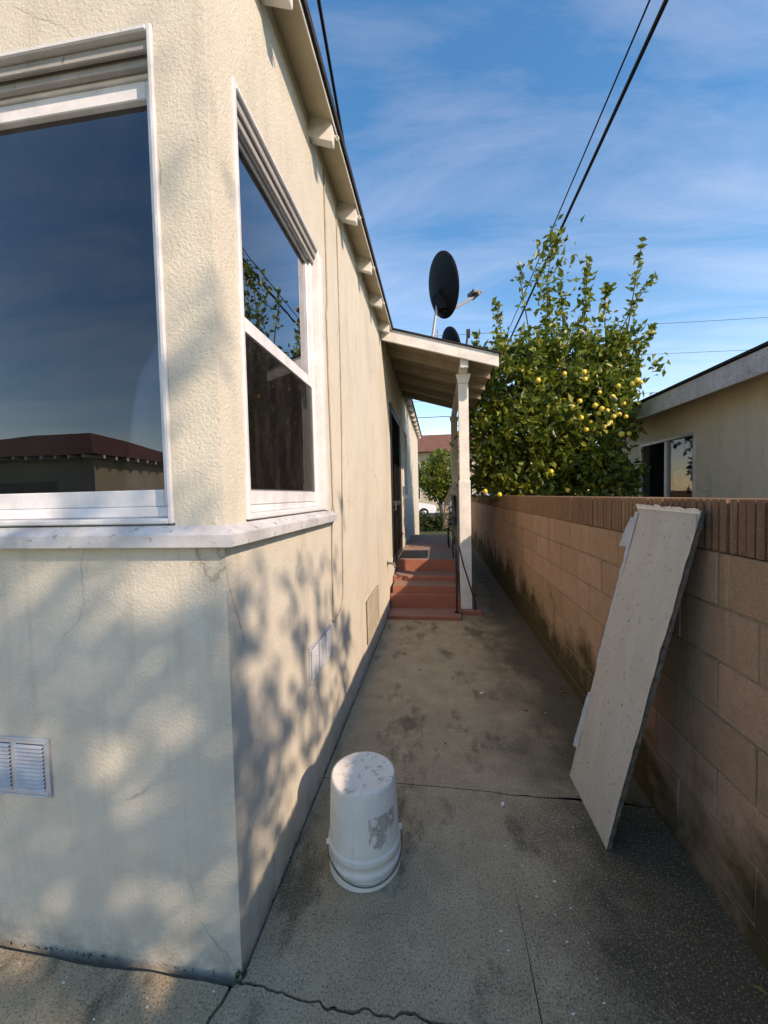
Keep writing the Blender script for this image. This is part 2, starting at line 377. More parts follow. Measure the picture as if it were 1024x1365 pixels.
def prism(bm, poly, axis, a, b):
    """poly: 2-D points, extruded along axis from a to b"""
    def P(p, t): return {'x': (t, p[0], p[1]), 'y': (p[0], t, p[1]), 'z': (p[0], p[1], t)}[axis]
    A = [bm.verts.new(P(p, a)) for p in poly]; B = [bm.verts.new(P(p, b)) for p in poly]
    bm.faces.new(A); bm.faces.new(B[::-1]); n = len(poly)
    for i in range(n): bm.faces.new((A[i], B[i], B[(i+1) % n], A[(i+1) % n]))
def leaves_mesh(name, cen, size, mat, parent, upbias=.25, width=.5):
    n = len(cen); d = rng.normal(size=(n, 3)); d[:, 2] += upbias; d /= np.linalg.norm(d, axis=1)[:, None]
    s = rng.normal(size=(n, 3)); s -= d*(s*d).sum(1)[:, None]; s /= np.linalg.norm(s, axis=1)[:, None]
    nn = np.cross(d, s); L = size*rng.uniform(.7, 1.3, n)[:, None]
    base = cen-d*L*.5; tip = cen+d*L*.5-nn*L*.12; mid = cen-d*L*.05
    le = mid+s*L*width*.5+nn*L*.1; ri = mid-s*L*width*.5+nn*L*.1
    v = np.empty((n*4, 3)); v[0::4] = base; v[1::4] = le; v[2::4] = tip; v[3::4] = ri
    me = bpy.data.meshes.new(name); me.vertices.add(n*4); me.vertices.foreach_set('co', v.ravel())
    idx = np.arange(n)*4
    tri = np.stack([idx, idx+1, idx+2, idx, idx+2, idx+3], 1).ravel()
    me.loops.add(n*6); me.loops.foreach_set('vertex_index', tri.astype(np.int32))
    me.polygons.add(n*2); me.polygons.foreach_set('loop_start', np.arange(n*2, dtype=np.int32)*3)
    me.update(calc_edges=True); me.validate()
    return link(name, me, mat, parent)
def clusters(lobes, ncl, per, spread, shell=.45):
    out = []; W = np.array([l[1][0]*l[1][1]*l[1][2] for l in lobes]); W = W**.75; W /= W.sum(); cc = []
    for _ in range(ncl):
        c, r = lobes[rng.choice(len(lobes), p=W)]
        d = rng.normal(size=3); d /= np.linalg.norm(d); rad = shell+(1-shell)*rng.random()**.6
        rad *= 1+.10*rng.normal()
        p = np.array(c)+d*np.array(r)*rad; cc.append(p)
        out.append(p+rng.normal(size=(per, 3))*spread*rng.uniform(.6, 1.3))
    return np.concatenate(out), np.array(cc)

# ------------------------------------------------------------------ ground, street, slabs
def struct(o): o['kind'] = 'structure'; return o
ter = bmesh.new()
bmesh.ops.create_grid(ter, x_segments=8, y_segments=8, size=260)
struct(bmobj('ground', ter, 'grass', off=(0, 0, -.06)))
struct(box('dirt_bed', -.9, 1.1, -3, 13.6, -.10, -.045, 'dirt', None, 0))
walk = struct(empty('walkway'))
def jag(a, b, n, amp, seed):
    out = []
    for i in range(n+1):
        t = i/n; x = a[0]+(b[0]-a[0])*t; y = a[1]+(b[1]-a[1])*t
        k = 0 if i in (0, n) else 1
        o = amp*k*(mn.noise((x*3.1+seed, y*3.1, seed))*1.0+mn.noise((x*19+seed, y*19, 3.3))*.55+mn.noise((x*67+seed, y*67, 1.3))*.4)
        L = math.hypot(b[0]-a[0], b[1]-a[1])+1e-9
        out.append((x-(b[1]-a[1])/L*o, y+(b[0]-a[0])/L*o))
    return out
c1 = jag((-.645, 1.092), (1.0, 1.055), 110, .026, 4.2)
cut = [i for i, p in enumerate(c1) if p[0] < .262][-1]
def slab(pts, dz=0):
    bm = bmesh.new(); A = [bm.verts.new((x, y, dz)) for x, y in pts]; B = [bm.verts.new((x*1., y, -.09)) for x, y in pts]
    f = bm.faces.new(A); f2 = bm.faces.new(B[::-1]); n = len(pts)
    for i in range(n): bm.faces.new((A[i], B[i], B[(i+1) % n], A[(i+1) % n]))
    bmesh.ops.triangulate(bm, faces=[f, f2])
    return bmobj('slab', bm, 'concrete', walk)
g = .004
lc = jag((-.665, 1.075), (-.80, .55), 14, .02, 9.1)+jag((-.80, .55), (-.78, -3), 20, .02, 2.1)[1:]
slab([(-6, -3), (-6, 1.085)]+jag((-6, 1.085), (-.665, 1.078), 60, .01, 1.7)[1:-1]+lc)
slab([(p[0]+.011, p[1]) for p in lc[::-1]]+[(c1[0][0]+.004, c1[0][1]-.006)]+[(x, y-.004-.008*abs(mn.noise((x*9, 1, 1)))) for x, y in c1[1:cut+1]]+[(.266, -3)])
slab([(.270, -3), (.270, c1[cut][1]-.006)]+[(x, y-.006) for x, y in c1[cut+1:]]+[(1.0, -3)], -.001)
j2 = jag((-.63, 1.985), (.262, 1.975), 16, .004, 6.6); j3 = jag((.262, 1.972), (1.0, 1.955), 16, .016, 8.6)
slab([(x, y+.003+.007*abs(mn.noise((x*13, 5, 1)))) for x, y in c1[1:cut+1]]+[(.264, c1[cut][1]+.006), (.264, 1.972)]+j2[::-1][1:-1]+[(-.63, 1.983)])
slab([(.268, c1[cut][1]+.006)]+[(x, y+.006) for x, y in c1[cut+1:]]+j3[::-1], -.001)
slab([(x, y+.007) for x, y in j2[:-1]]+[(x, y+.007) for x, y in j3]+[(1.0, 13.3), (-.63, 13.3)])
struct(box('street', -80, 80, 24, 34, -.06, -.03, 'asphalt', None, 0))
pv = struct(box('pavement', -80, 80, 21.6, 23.9, -.2, .05, 'pave', None, .01))
struct(box('far_pavement', -80, 80, 34.1, 36.2, -.2, .05, 'pave', None, .01))

# ------------------------------------------------------------------ house
XW, YF = -.64, 1.11
house = tag(empty('stucco_house', (XW, YF, 0)), 'cream stucco house with corner windows, wrapping sill and exposed rafter tails', 'house')
def hp(o):   # keep world coordinates under the house root
    o.parent = house; o.matrix_parent_inverse = Matrix.Translation((-XW, -YF, 0)); return o
def wall_open(name, axis, plane, u0, u1, z0, z1, opens, depth, sgn, mat):
    """flat wall with rectangular openings and reveals. axis: normal axis; u runs along the other one; sgn: direction into the house"""
    us = sorted({u0, u1, *[o[0] for o in opens], *[o[1] for o in opens]}); zs = sorted({z0, z1, *[o[2] for o in opens], *[o[3] for o in opens]})
    def sub(a, st):
        out = []
        for p, q in zip(a, a[1:]):
            n = max(1, int((q-p)/st)); out += [p+(q-p)*i/n for i in range(n)]
        return out+[a[-1]]
    us, zs = sub(us, .35), sub(zs, .35)
    bm = bmesh.new(); vd = {}
    def V(u, z, d=0):
        k = (round(u, 5), round(z, 5), round(d, 5))
        if k not in vd:
            wv = .004*mn.noise((u*1.7, z*1.7, 5.5)) if d == 0 and not any(abs(u-e) < .02 for o in opens for e in o[:2]) and abs(u-u0) > .05 and abs(u-u1) > .05 else 0
            pl = plane+sgn*(d+wv)
            vd[k] = bm.verts.new((pl, u, z) if axis == 'x' else (u, pl, z))
        return vd[k]
    for a, b in zip(us, us[1:]):
        for c, d in zip(zs, zs[1:]):
            mu, m_ = (a+b)/2, (c+d)/2
            if any(o[0] < mu < o[1] and o[2] < m_ < o[3] for o in opens): continue
            bm.faces.new((V(a, c), V(b, c), V(b, d), V(a, d)))
    for o in opens:
        uu = [u for u in us if o[0]-1e-6 <= u <= o[1]+1e-6]; zz = [z for z in zs if o[2]-1e-6 <= z <= o[3]+1e-6]
        for a, b in zip(uu, uu[1:]):
            for z in (o[2], o[3]): bm.faces.new((V(a, z), V(b, z), V(b, z, depth), V(a, z, depth)))
        for c, d in zip(zz, zz[1:]):
            for u in (o[0], o[1]): bm.faces.new((V(u, c), V(u, d), V(u, d, depth), V(u, c, depth)))
    return hp(bmobj(name, bm, mat))
FW = (-2.55, -.80, 1.42, 2.89)          # front window opening
SW = (1.25, 2.175, 1.42, 2.865)         # side window opening
DO = (5.45, 6.85, .551, 2.80)           # porch door opening
W3 = (7.45, 8.3, 1.5, 2.75)
HEND, ZE = 13.2, 3.52
wall_open('front_wall', 'y', YF, -7.5, XW, -.05, ZE, [FW], .16, 1, 'stucco')
wall_open('side_wall', 'x', XW, YF, HEND, -.05, ZE, [SW, DO, W3], .16, -1, 'stucco')
hp(box('back_wall', -7.5, XW, HEND, HEND+.15, -.05, ZE, 'stucco', None, 0))
hp(box('far_side_wall', -7.65, -7.5, YF, HEND+.15, -.05, ZE, 'stucco', None, 0))
hp(box('room_lining', -7.4, -.92, YF+.9, HEND-.1, .4, 3.3, 'dark', None, 0))
hp(box('ceiling', -7.45, -.82, YF+.17, HEND-.02, 3.35, 3.4, 'dark', None, 0))
hp(box('floor', -7.45, -.82, YF+.17, HEND-.02, .35, .4, 'dark', None, 0))
gb = bmesh.new(); prism(gb, [(-7.5, ZE+.001), (XW, ZE+.001), (-4.07, ZE+.001+1.2)], 'y', YF, YF+.12); hp(bmobj('gable', gb, 'stucco'))
# eave: decking, rafter tails, shingles
def roofz(x): return 3.46+.35*(-.507-x)         # underside of the decking
dk = bmesh.new(); prism(dk, [(-.510, roofz(-.51)), (-4.07, roofz(-4.07)), (-4.07, roofz(-4.07)+.018), (-.510, roofz(-.51)+.018)], 'y', .98, HEND+.3)
hp(bmobj('eave_board', dk, 'soffit'))
dk = bmesh.new(); prism(dk, [(-7.63, roofz(-.51)), (-4.07, roofz(-4.07)), (-4.07, roofz(-4.07)+.018), (-7.63, roofz(-.51)+.018)], 'y', .98, HEND+.3)
hp(bmobj('eave_board', dk, 'soffit'))
for s_ in (0, 1):
    sg = bmesh.new()
    f = (lambda x: x) if s_ == 0 else (lambda x: -8.14-x)
    e = .0185
    prism(sg, [(f(-.490), roofz(-.49)+e), (f(-4.071), roofz(-4.07)+e), (f(-4.071), roofz(-4.07)+e+.03), (f(-.490), roofz(-.49)+e+.042)], 'y', .965, HEND+.32)
    hp(bmobj('shingle_roof', sg, 'shingle'))
ty = [1.48+.61*i for i in range(20)]
tail_me = None
for i, y in enumerate(ty):
    if 4.7 < y < 8.05: continue
    if tail_me is None:
        bm = bmesh.new()
        prism(bm, [(-.70, roofz(-.70)-.105), (-.517, roofz(-.517)-.105), (-.514, roofz(-.514)-.095), (-.514, roofz(-.514)-.001), (-.70, roofz(-.70)-.001)], 'y', -.024, .024)
        o = bmobj('rafter_tail', bm, 'oldwhite'); tail_me = o.data
    else: o = link('rafter_tail', tail_me, None)
    o.location.y = y+.02; o.parent = house; o.matrix_parent_inverse = Matrix.Translation((-XW, -YF, 0))
    if i < 5:
        hb = bmesh.new(); tube(hb, [(-.512, y+.045, roofz(-.51)-.03)]+[(-.503+.014*math.sin(a), y+.045, roofz(-.51)-.05-.014*math.cos(a)) for a in np.linspace(.4, 5.4, 9)], .003, 6)
        hk = bmobj('cable_hook', hb, 'oldwhite', None, True); hp(hk)
db = bmesh.new(); prism(db, [(-.5095, roofz(-.51)-.012), (-.5045, roofz(-.51)-.012), (-.5045, roofz(-.51)+.014), (-.5095, roofz(-.51)+.014)], 'y', .97, 4.7)
hp(bmobj('drip_strip', db, 'oldwhite'))
# sill wrapping the corner
def sill(name, prof, axis, a, b, mitre):
    bm = bmesh.new()
    prism(bm, prof, axis, a, b)
    return hp(bmobj(name, bm, 'oldwhite'))
pr_ = [(0, 1.362), (.044, 1.362), (.046, 1.398), (0, 1.424), (-.07, 1.436), (-.07, 1.37)]
bm = bmesh.new()
P = [(-7.4, YF), (XW, YF), (XW, 2.285)]
ring = []
for (x, y), (nx, ny) in zip([(-2.75, YF), (XW, YF), (XW, 2.285)], [(0, -1), (1, -1), (1, 0)]):
    ring.append([bm.verts.new((x+nx*d, y+ny*d, z)) for d, z in pr_])
for a, b in zip(ring, ring[1:]):
    for k in range(6): bm.faces.new((a[k], a[(k+1) % 6], b[(k+1) % 6], b[k]))
bm.faces.new(ring[0]); bm.faces.new(ring[-1])
hp(bmobj('window_sill', bm, 'sill'))

def rect_frame(bm, axis, u0, u1, z0, z1, w, d0, d1, bev=.004, wz=None):
    """four bars of width w between depth planes d0..d1 around a rectangle"""
    wz = wz or w
    def B(a, b, c, d):
        if axis == 'y': bx(bm, a, b, min(d0, d1), max(d0, d1), c, d, bev)
        else: bx(bm, min(d0, d1), max(d0, d1), a, b, c, d, bev)
    B(u0, u0+w, z0, z1); B(u1-w, u1, z0, z1); B(u0+w+.0005, u1-w-.0005, z0, z0+wz); B(u0+w+.0005, u1-w-.0005, z1-wz, z1)
def wavy(name, axis, plane, u0, u1, z0, z1, amp, wl, mat, parent):
    v = []; f = []; n = int((u1-u0)/wl*10)
    for i in range(n+1):
        u = u0+(u1-u0)*i/n; d = plane+amp*math.sin(u/wl*2*math.pi+1.3*mn.noise((u*3, 0, 0)))+amp*.5*mn.noise((u*9, 4, 0))
        for z in (z0, z1): v.append((u, d, z) if axis == 'y' else (d, u, z))
    for i in range(n): f.append((2*i, 2*i+2, 2*i+3, 2*i+1))
    return pyobj(name, v, f, mat, parent, True)
# front picture window
bm = bmesh.new(); rect_frame(bm, 'y', FW[0]+.001, FW[1]-.001, 1.43, FW[3]-.001, .017, YF-.010, YF+.068)
fw = hp(bmobj('front_window', bm, 'white'))
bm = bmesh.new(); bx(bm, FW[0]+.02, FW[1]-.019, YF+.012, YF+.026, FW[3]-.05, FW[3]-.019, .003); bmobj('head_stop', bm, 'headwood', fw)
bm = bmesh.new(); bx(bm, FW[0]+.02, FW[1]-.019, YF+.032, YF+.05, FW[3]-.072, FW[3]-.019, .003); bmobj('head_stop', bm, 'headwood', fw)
bm = bmesh.new(); rect_frame(bm, 'y', FW[0]+.02, FW[1]-.02, 1.448, FW[3]-.045, .034, YF+.052, YF+.098); bmobj('outer_frame', bm, 'vinyl', fw)
bm = bmesh.new(); rect_frame(bm, 'y', FW[0]+.0545, FW[1]-.0545, 1.4825, FW[3]-.0795, .024, YF+.062, YF+.10, .003, .055); bmobj('sash', bm, 'vinyl', fw)
bm = bmesh.new(); bx(bm, FW[0]+.079, FW[1]-.079, YF+.082, YF+.088, 1.538, FW[3]-.135); bmobj('pane', bm, 'glass', fw)
wavy('curtain', 'y', YF+.26, FW[0]-.1, FW[1]+.1, 1.2, 3.0, .022, .115, 'curtain', fw)
# side double-hung window
XS = XW
bm = bmesh.new(); rect_frame(bm, 'x', SW[0]+.001, SW[1]-.001, 1.43, SW[3]-.001, .020, XS+.012, XS-.062)
sw = hp(bmobj('side_window', bm, 'white'))
bm = bmesh.new(); bx(bm, XS+.001, XS+.016, SW[1]+.0005, SW[1]+.05, 1.426, SW[3]-.02, .003); bmobj('casing', bm, 'white', sw)
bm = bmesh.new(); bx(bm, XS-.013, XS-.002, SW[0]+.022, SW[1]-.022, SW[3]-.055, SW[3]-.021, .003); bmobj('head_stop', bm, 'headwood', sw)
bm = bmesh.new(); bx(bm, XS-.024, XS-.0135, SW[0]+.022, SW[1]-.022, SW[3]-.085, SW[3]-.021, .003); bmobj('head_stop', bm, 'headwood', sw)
bm = bmesh.new(); rect_frame(bm, 'x', SW[0]+.022, SW[1]-.022, 1.45, SW[3]-.045, .028, XS-.025, XS-.06); bmobj('outer_frame', bm, 'vinyl', sw)
us = bmobj('upper_sash', (lambda b: (rect_frame(b, 'x', SW[0]+.051, SW[1]-.051, 2.095, SW[3]-.074, .022, XS-.040, XS-.056), b)[1])(bmesh.new()), 'vinyl', sw)
ls = bmobj('lower_sash', (lambda b: (rect_frame(b, 'x', SW[0]+.051, SW[1]-.051, 1.479, 2.15, .036, XS-.027, XS-.039, .004, .058), b)[1])(bmesh.new()), 'vinyl', sw)
bm = bmesh.new(); bx(bm, XS-.050, XS-.046, SW[0]+.073, SW[1]-.073, 2.117, SW[3]-.096); bmobj('pane', bm, 'glass', sw)
bm = bmesh.new(); bx(bm, XS-.036, XS-.033, SW[0]+.087, SW[1]-.087, 1.537, 2.092); bmobj('pane', bm, 'glass', sw)
bm = bmesh.new(); bx(bm, XS-.0262, XS-.0255, SW[0]+.084, SW[1]-.084, 1.532, 2.096); bmobj('insect_screen', bm, 'screen', sw)
wavy('curtain', 'x', XS-.2, SW[0]-.08, SW[1]+.08, 1.2, 3.0, .02, .12, 'redcurtain', sw)
# far window past the porch
bm = bmesh.new(); rect_frame(bm, 'x', W3[0]-.06, W3[1]+.06, W3[2]-.06, W3[3]+.06, .07, XW+.02, XW-.06); w3 = hp(bmobj('rear_window', bm, 'white'))
bm = bmesh.new(); rect_frame(bm, 'x', W3[0]+.012, W3[1]-.012, W3[2]+.012, W3[3]-.012, .04, XW-.03, XW-.055); bmobj('sash', bm, 'white', w3)
bm = bmesh.new(); bx(bm, XW-.045, XW-.04, W3[0]+.05, W3[1]-.05, W3[2]+.05, W3[3]-.05); bmobj('pane', bm, 'glass', w3)
# porch door
bm = bmesh.new(); bx(bm, XW-.11, XW-.07, DO[0]+.05, DO[1]-.05, DO[2]+.01, DO[3]-.05, .004); dr = hp(bmobj('door', bm, 'dark'))
bm = bmesh.new(); rect_frame(bm, 'x', DO[0]+.005, DO[1]-.005, DO[2]+.002, DO[3]-.004, .045, XW+.02, XW-.12); bmobj('door_frame', bm, 'iron', dr)
bm = bmesh.new(); rect_frame(bm, 'x', DO[0]+.052, DO[1]-.052, DO[2]+.015, DO[3]-.055, .06, XW+.012, XW-.015); bx(bm, XW-.015, XW+.01, DO[0]+.113, DO[1]-.113, 1.35, 1.42)
bmobj('screen_door_frame', bm, 'iron', dr)
bm = bmesh.new(); bx(bm, XW-.004, XW-.002, DO[0]+.11, DO[1]-.11, DO[2]+.07, DO[3]-.11); bmobj('insect_screen', bm, 'screen', dr)
bm = bmesh.new(); tube(bm, [(XW+.012, DO[0]+.09, 1.30), (XW+.05, DO[0]+.09, 1.30), (XW+.05, DO[0]+.09, 1.42), (XW+.012, DO[0]+.09, 1.42)], .007); bmobj('handle', bm, 'brass', dr)
# foundation vents
def louvre_vent(axis, plane, sgn, u0, u1, z0, z1, ncol, nsl, mat='metal'):
    def PT(u, d, z): return (u, plane+sgn*d, z) if axis == 'y' else (plane+sgn*d, u, z)
    bm = bmesh.new()
    def B(a, b, d0, d1, c, d):
        p, q = PT(a, d0, c), PT(b, d1, d)
        bx(bm, min(p[0], q[0]), max(p[0], q[0]), min(p[1], q[1]), max(p[1], q[1]), c, d, .0008)
    B(u0, u1, .001, .004, z0, z1)
    m_ = .022; rim = .006
    B(u0, u0+rim, .0042, .009, z0, z1); B(u1-rim, u1, .0042, .009, z0, z1)
    B(u0+rim, u1-rim, .0042, .008, z0, z0+rim); B(u0+rim, u1-rim, .0042, .008, z1-rim, z1)
    v = hp(bmobj('foundation_vent', bm, mat))
    for sx_, sz in ((0, 0), (0, 1), (1, 0), (1, 1)):
        b2 = bmesh.new(); c = PT(u0+.012 if sx_ == 0 else u1-.012, .008, z0+.012 if sz == 0 else z1-.012)
        bmesh.ops.create_uvsphere(b2, u_segments=8, v_segments=5, radius=.006, matrix=Matrix.Translation(c)); bmobj('screw', b2, mat, v, True)
    cw = (u1-u0-m_*(ncol+1))/ncol
    for c in range(ncol):
        a = u0+m_+c*(cw+m_)
        b2 = bmesh.new(); p, q_ = PT(a+.001, .0042, 0), PT(a+cw-.001, .0047, 0); bx(b2, min(p[0], q_[0]), max(p[0], q_[0]), min(p[1], q_[1]), max(p[1], q_[1]), z0+.02, z1-.02); bmobj('slot_backing', b2, 'slot', v)
        for s in range(nsl):
            zc = z0+.02+(z1-z0-.04)*(s+.5)/nsl; h = (z1-z0-.04)/nsl*.5
            b2 = bmesh.new()
            pts = [PT(a, .005, zc+h/2), PT(a+cw, .005, zc+h/2), PT(a+cw, .013, zc-h/2), PT(a, .013, zc-h/2), PT(a, .005, zc-h*.2), PT(a+cw, .005, zc-h*.2)]
            q = [b2.verts.new(p) for p in pts]
            b2.faces.new((q[0], q[1], q[2], q[3])); b2.faces.new((q[3], q[2], q[5], q[4])); b2.faces.new((q[0], q[3], q[4])); b2.faces.new((q[1], q[5], q[2]))
            bmobj('slat', b2, mat, v)
    return v
louvre_vent('y', YF, -1, -1.69, -1.285, .525, .724, 3, 12)
louvre_vent('x', XW, 1, 1.83, 2.235, .575, .765, 3, 11)
bm = bmesh.new(); bx(bm, XW+.001, XW+.012, 3.36, 3.98, .215, .575, .003); vp = hp(bmobj('crawl_hatch', bm, 'panel'))
bm = bmesh.new(); rect_frame(bm, 'x', 3.345, 3.995, .2, .59, .035, XW+.013, XW+.022, .002); bmobj('hatch_frame', bm, 'panel', vp)

# cables and hose tap on the side wall
def cable(name, pts, r, mat, label, cat='cable', group=None, n=7):
    # subdivide with a little wander
    bm = bmesh.new(); tube(bm, pts, r, n); o = bmobj(name, bm, mat, None, True); return tag(o, label, cat, group)
cable('wall_cable', [(XW+.006, 2.33+.018*math.sin(z*1.7)+(.03 if z > 2.6 else 0)+(.0 if z > 1.3 else -.02), z) for z in np.linspace(3.44, 1.45, 22)]+[(XW+.02, 2.305, 1.42), (XW+.03, 2.30, 1.38), (XW+.006, 2.305, 1.34)]+[(XW+.006, 2.30-.04*(1.34-z), z) for z in np.linspace(1.25, .745, 6)], .0045, 'cable',
      'thin painted cable running down beside the side window sill to the vent')
cable('wall_cable', [(XW+.005, 2.66-.04*(3.44-z)-.02*math.sin(z*2.2), z) for z in np.linspace(3.44, .86, 26)]+[(XW+.005, 2.50, .80), (XW+.005, 2.43, .765), (XW+.005, 2.33, .76), (XW+.005, 2.24, .775)], .004, 'cable',
      'second painted cable on the plain stucco, further from the window, bending to the vent')
tap = tag(empty('hose_tap', (XW, 4.85, .66)), 'small weathered hose tap on the stucco beside the red steps', 'tap')
bm = bmesh.new(); tube(bm, [(0, 0, 0), (.05, 0, 0), (.075, 0, -.004), (.095, 0, -.03), (.10, 0, -.055)], [.013, .013, .015, .013, .015], 10); bmobj('spout', bm, 'brass', tap, True)
bm = bmesh.new(); lathe(bm, [(0, 0), (.03, 0), (.032, .006), (0, .006)], 16); ff = bmobj('flange', bm, 'brass', tap); ff.rotation_euler = (0, R(90), 0); ff.location = (.001, 0, 0)
bm = bmesh.new(); tube(bm, [(.055, 0, .005), (.062, 0, .05)], .006, 8)
tube(bm, [(.062+.004*math.sin(a), .03*math.cos(a), .052+.03*math.sin(a)*.35) for a in np.linspace(0, 2*math.pi, 17)], .0055, 6); bmobj('handle', bm, 'flake', tap, True)

# ------------------------------------------------------------------ porch: steps, landing, roof, posts
steps = tag(empty('porch_steps', (-.19, 4.7, 0)), 'red painted concrete steps rising to the covered porch landing', 'steps')
def sp(o, root=steps, loc=(-.19, 4.7, 0)):
    o.parent = root; o.matrix_parent_inverse = Matrix.Translation((-loc[0], -loc[1], -loc[2])); return o
ys = [4.70, 5.036, 5.385, 5.817]; zs_ = [.05, .228, .39, .549]
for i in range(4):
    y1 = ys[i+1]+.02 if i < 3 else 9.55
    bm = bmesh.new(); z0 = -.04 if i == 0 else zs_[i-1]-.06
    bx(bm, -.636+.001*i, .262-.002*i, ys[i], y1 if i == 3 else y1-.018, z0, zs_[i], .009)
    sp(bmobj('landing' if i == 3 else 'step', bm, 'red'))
bm = bmesh.new(); bx(bm, -.60, .24, 5.05, 9.5, -.04, .33); sp(bmobj('core', bm, 'red'))
bm = bmesh.new(); bx(bm, .262, .52, 4.92, 5.32, -.04, .055, .008); sp(bmobj('post_plinth', bm, 'red'))
mat_ = tag(box('door_mat', -.60, -.17, 5.93, 6.72, .5495, .563, 'rubber', None, .005), 'black rubber mat lying on the porch landing by the door', 'mat')
# iron handrail
rail = tag(empty('handrail', (.21, 4.86, .05)), 'thin black iron handrail standing on the red steps', 'handrail')
L_ = (.21, 4.86, .05)
bm = bmesh.new(); bx(bm, .198, .222, 4.848, 4.872, .052, 1.0, .002); sp(bmobj('newel', bm, 'iron'), rail, L_)
bm = bmesh.new(); bx(bm, .175, .245, 4.825, 4.895, .0505, .057, .002); sp(bmobj('base_plate', bm, 'iron'), rail, L_)
bm = bmesh.new(); bx(bm, .198, .222, 5.888, 5.912, .5495, 1.47, .002); sp(bmobj('newel', bm, 'iron'), rail, L_)
bm = bmesh.new(); bar(bm, (.21, 4.80, .985), (.21, 5.95, 1.49), .035, .014); bar(bm, (.21, 5.93, 1.484), (.21, 6.6, 1.484), .035, .014); sp(bmobj('top_rail', bm, 'iron'), rail, L_)
bm = bmesh.new(); tube(bm, [(.225, 4.87, .96), (.30, 4.90, .62), (.437, 4.945, .16), (.437, 4.945, .056)], .009, 8); sp(bmobj('brace', bm, 'iron', None, True), rail, L_)

PR = lambda x: 3.505-.30*(x+.64)     # top of the porch roof boards
porch = tag(empty('porch_roof', (.34, 5.07, .055)), 'white timber porch roof on square posts sloping from the stucco house', 'porch')
pl = (.34, 5.07, .055)
def pp(o): return sp(o, porch, pl)
def sl(bm, x0, x1, y0, y1, dz0, dz1):
    prism(bm, [(x0, PR(x0)+dz0), (x1, PR(x1)+dz0), (x1, PR(x1)+dz1), (x0, PR(x0)+dz1)], 'y', y0, y1)
bm = bmesh.new(); sl(bm, -.632, .72, 4.715, 4.753, -.145, -.004); pp(bmobj('barge_board', bm, 'oldwhite'))
for i, y in enumerate(np.arange(5.32, 8.0, .56)):
    bm = bmesh.new(); sl(bm, -.632, .70, y, y+.042, -.115, -.0225); pp(bmobj('rafter', bm, 'porch_wood'))
yb = 4.715; k = 0
xb = -.63
while xb < .70:        # roof boards run along the porch
    x1 = min(xb+.135, .725)
    bm = bmesh.new(); sl(bm, xb, x1-.003, 4.755, 8.0, -.022+.001*(k % 2), -.002); pp(bmobj('roof_board', bm, 'porch_wood')); xb += .135; k += 1
bm = bmesh.new(); sl(bm, -.50, .745, 4.69, 8.03, .0, .014); pp(bmobj('shingle_cover', bm, 'shingle'))
bm = bmesh.new(); bx(bm, .29, .38, 4.76, 7.98, PR(.335)-.235, PR(.335)-.128, .004); pp(bmobj('beam', bm, 'oldwhite'))
for y in (5.07, 7.78):
    ztop = PR(.335)-.236
    b0 = .056 if y < 6 else -.02
    bm = bmesh.new(); bx(bm, .275, .395, y-.06, y+.06, 1.66, ztop, .004); po = pp(bmobj('post', bm, 'oldwhite'))
    bm = bmesh.new(); bx(bm, .265, .405, y-.07, y+.07, b0, 1.67, .004); bmobj('post_sleeve', bm, 'oldwhite', po).matrix_parent_inverse = po.matrix_world.inverted() if False else Matrix.Translation((-pl[0], -pl[1], -pl[2])) @ Matrix.Translation(pl)
    bm = bmesh.new(); prism(bm, [(.25, ztop-.0), (.42, ztop-.0), (.42, ztop-.03), (.395, ztop-.11), (.275, ztop-.11), (.25, ztop-.03)], 'y', y-.082, y-.062); bmobj('bracket', bm, 'oldwhite', po)

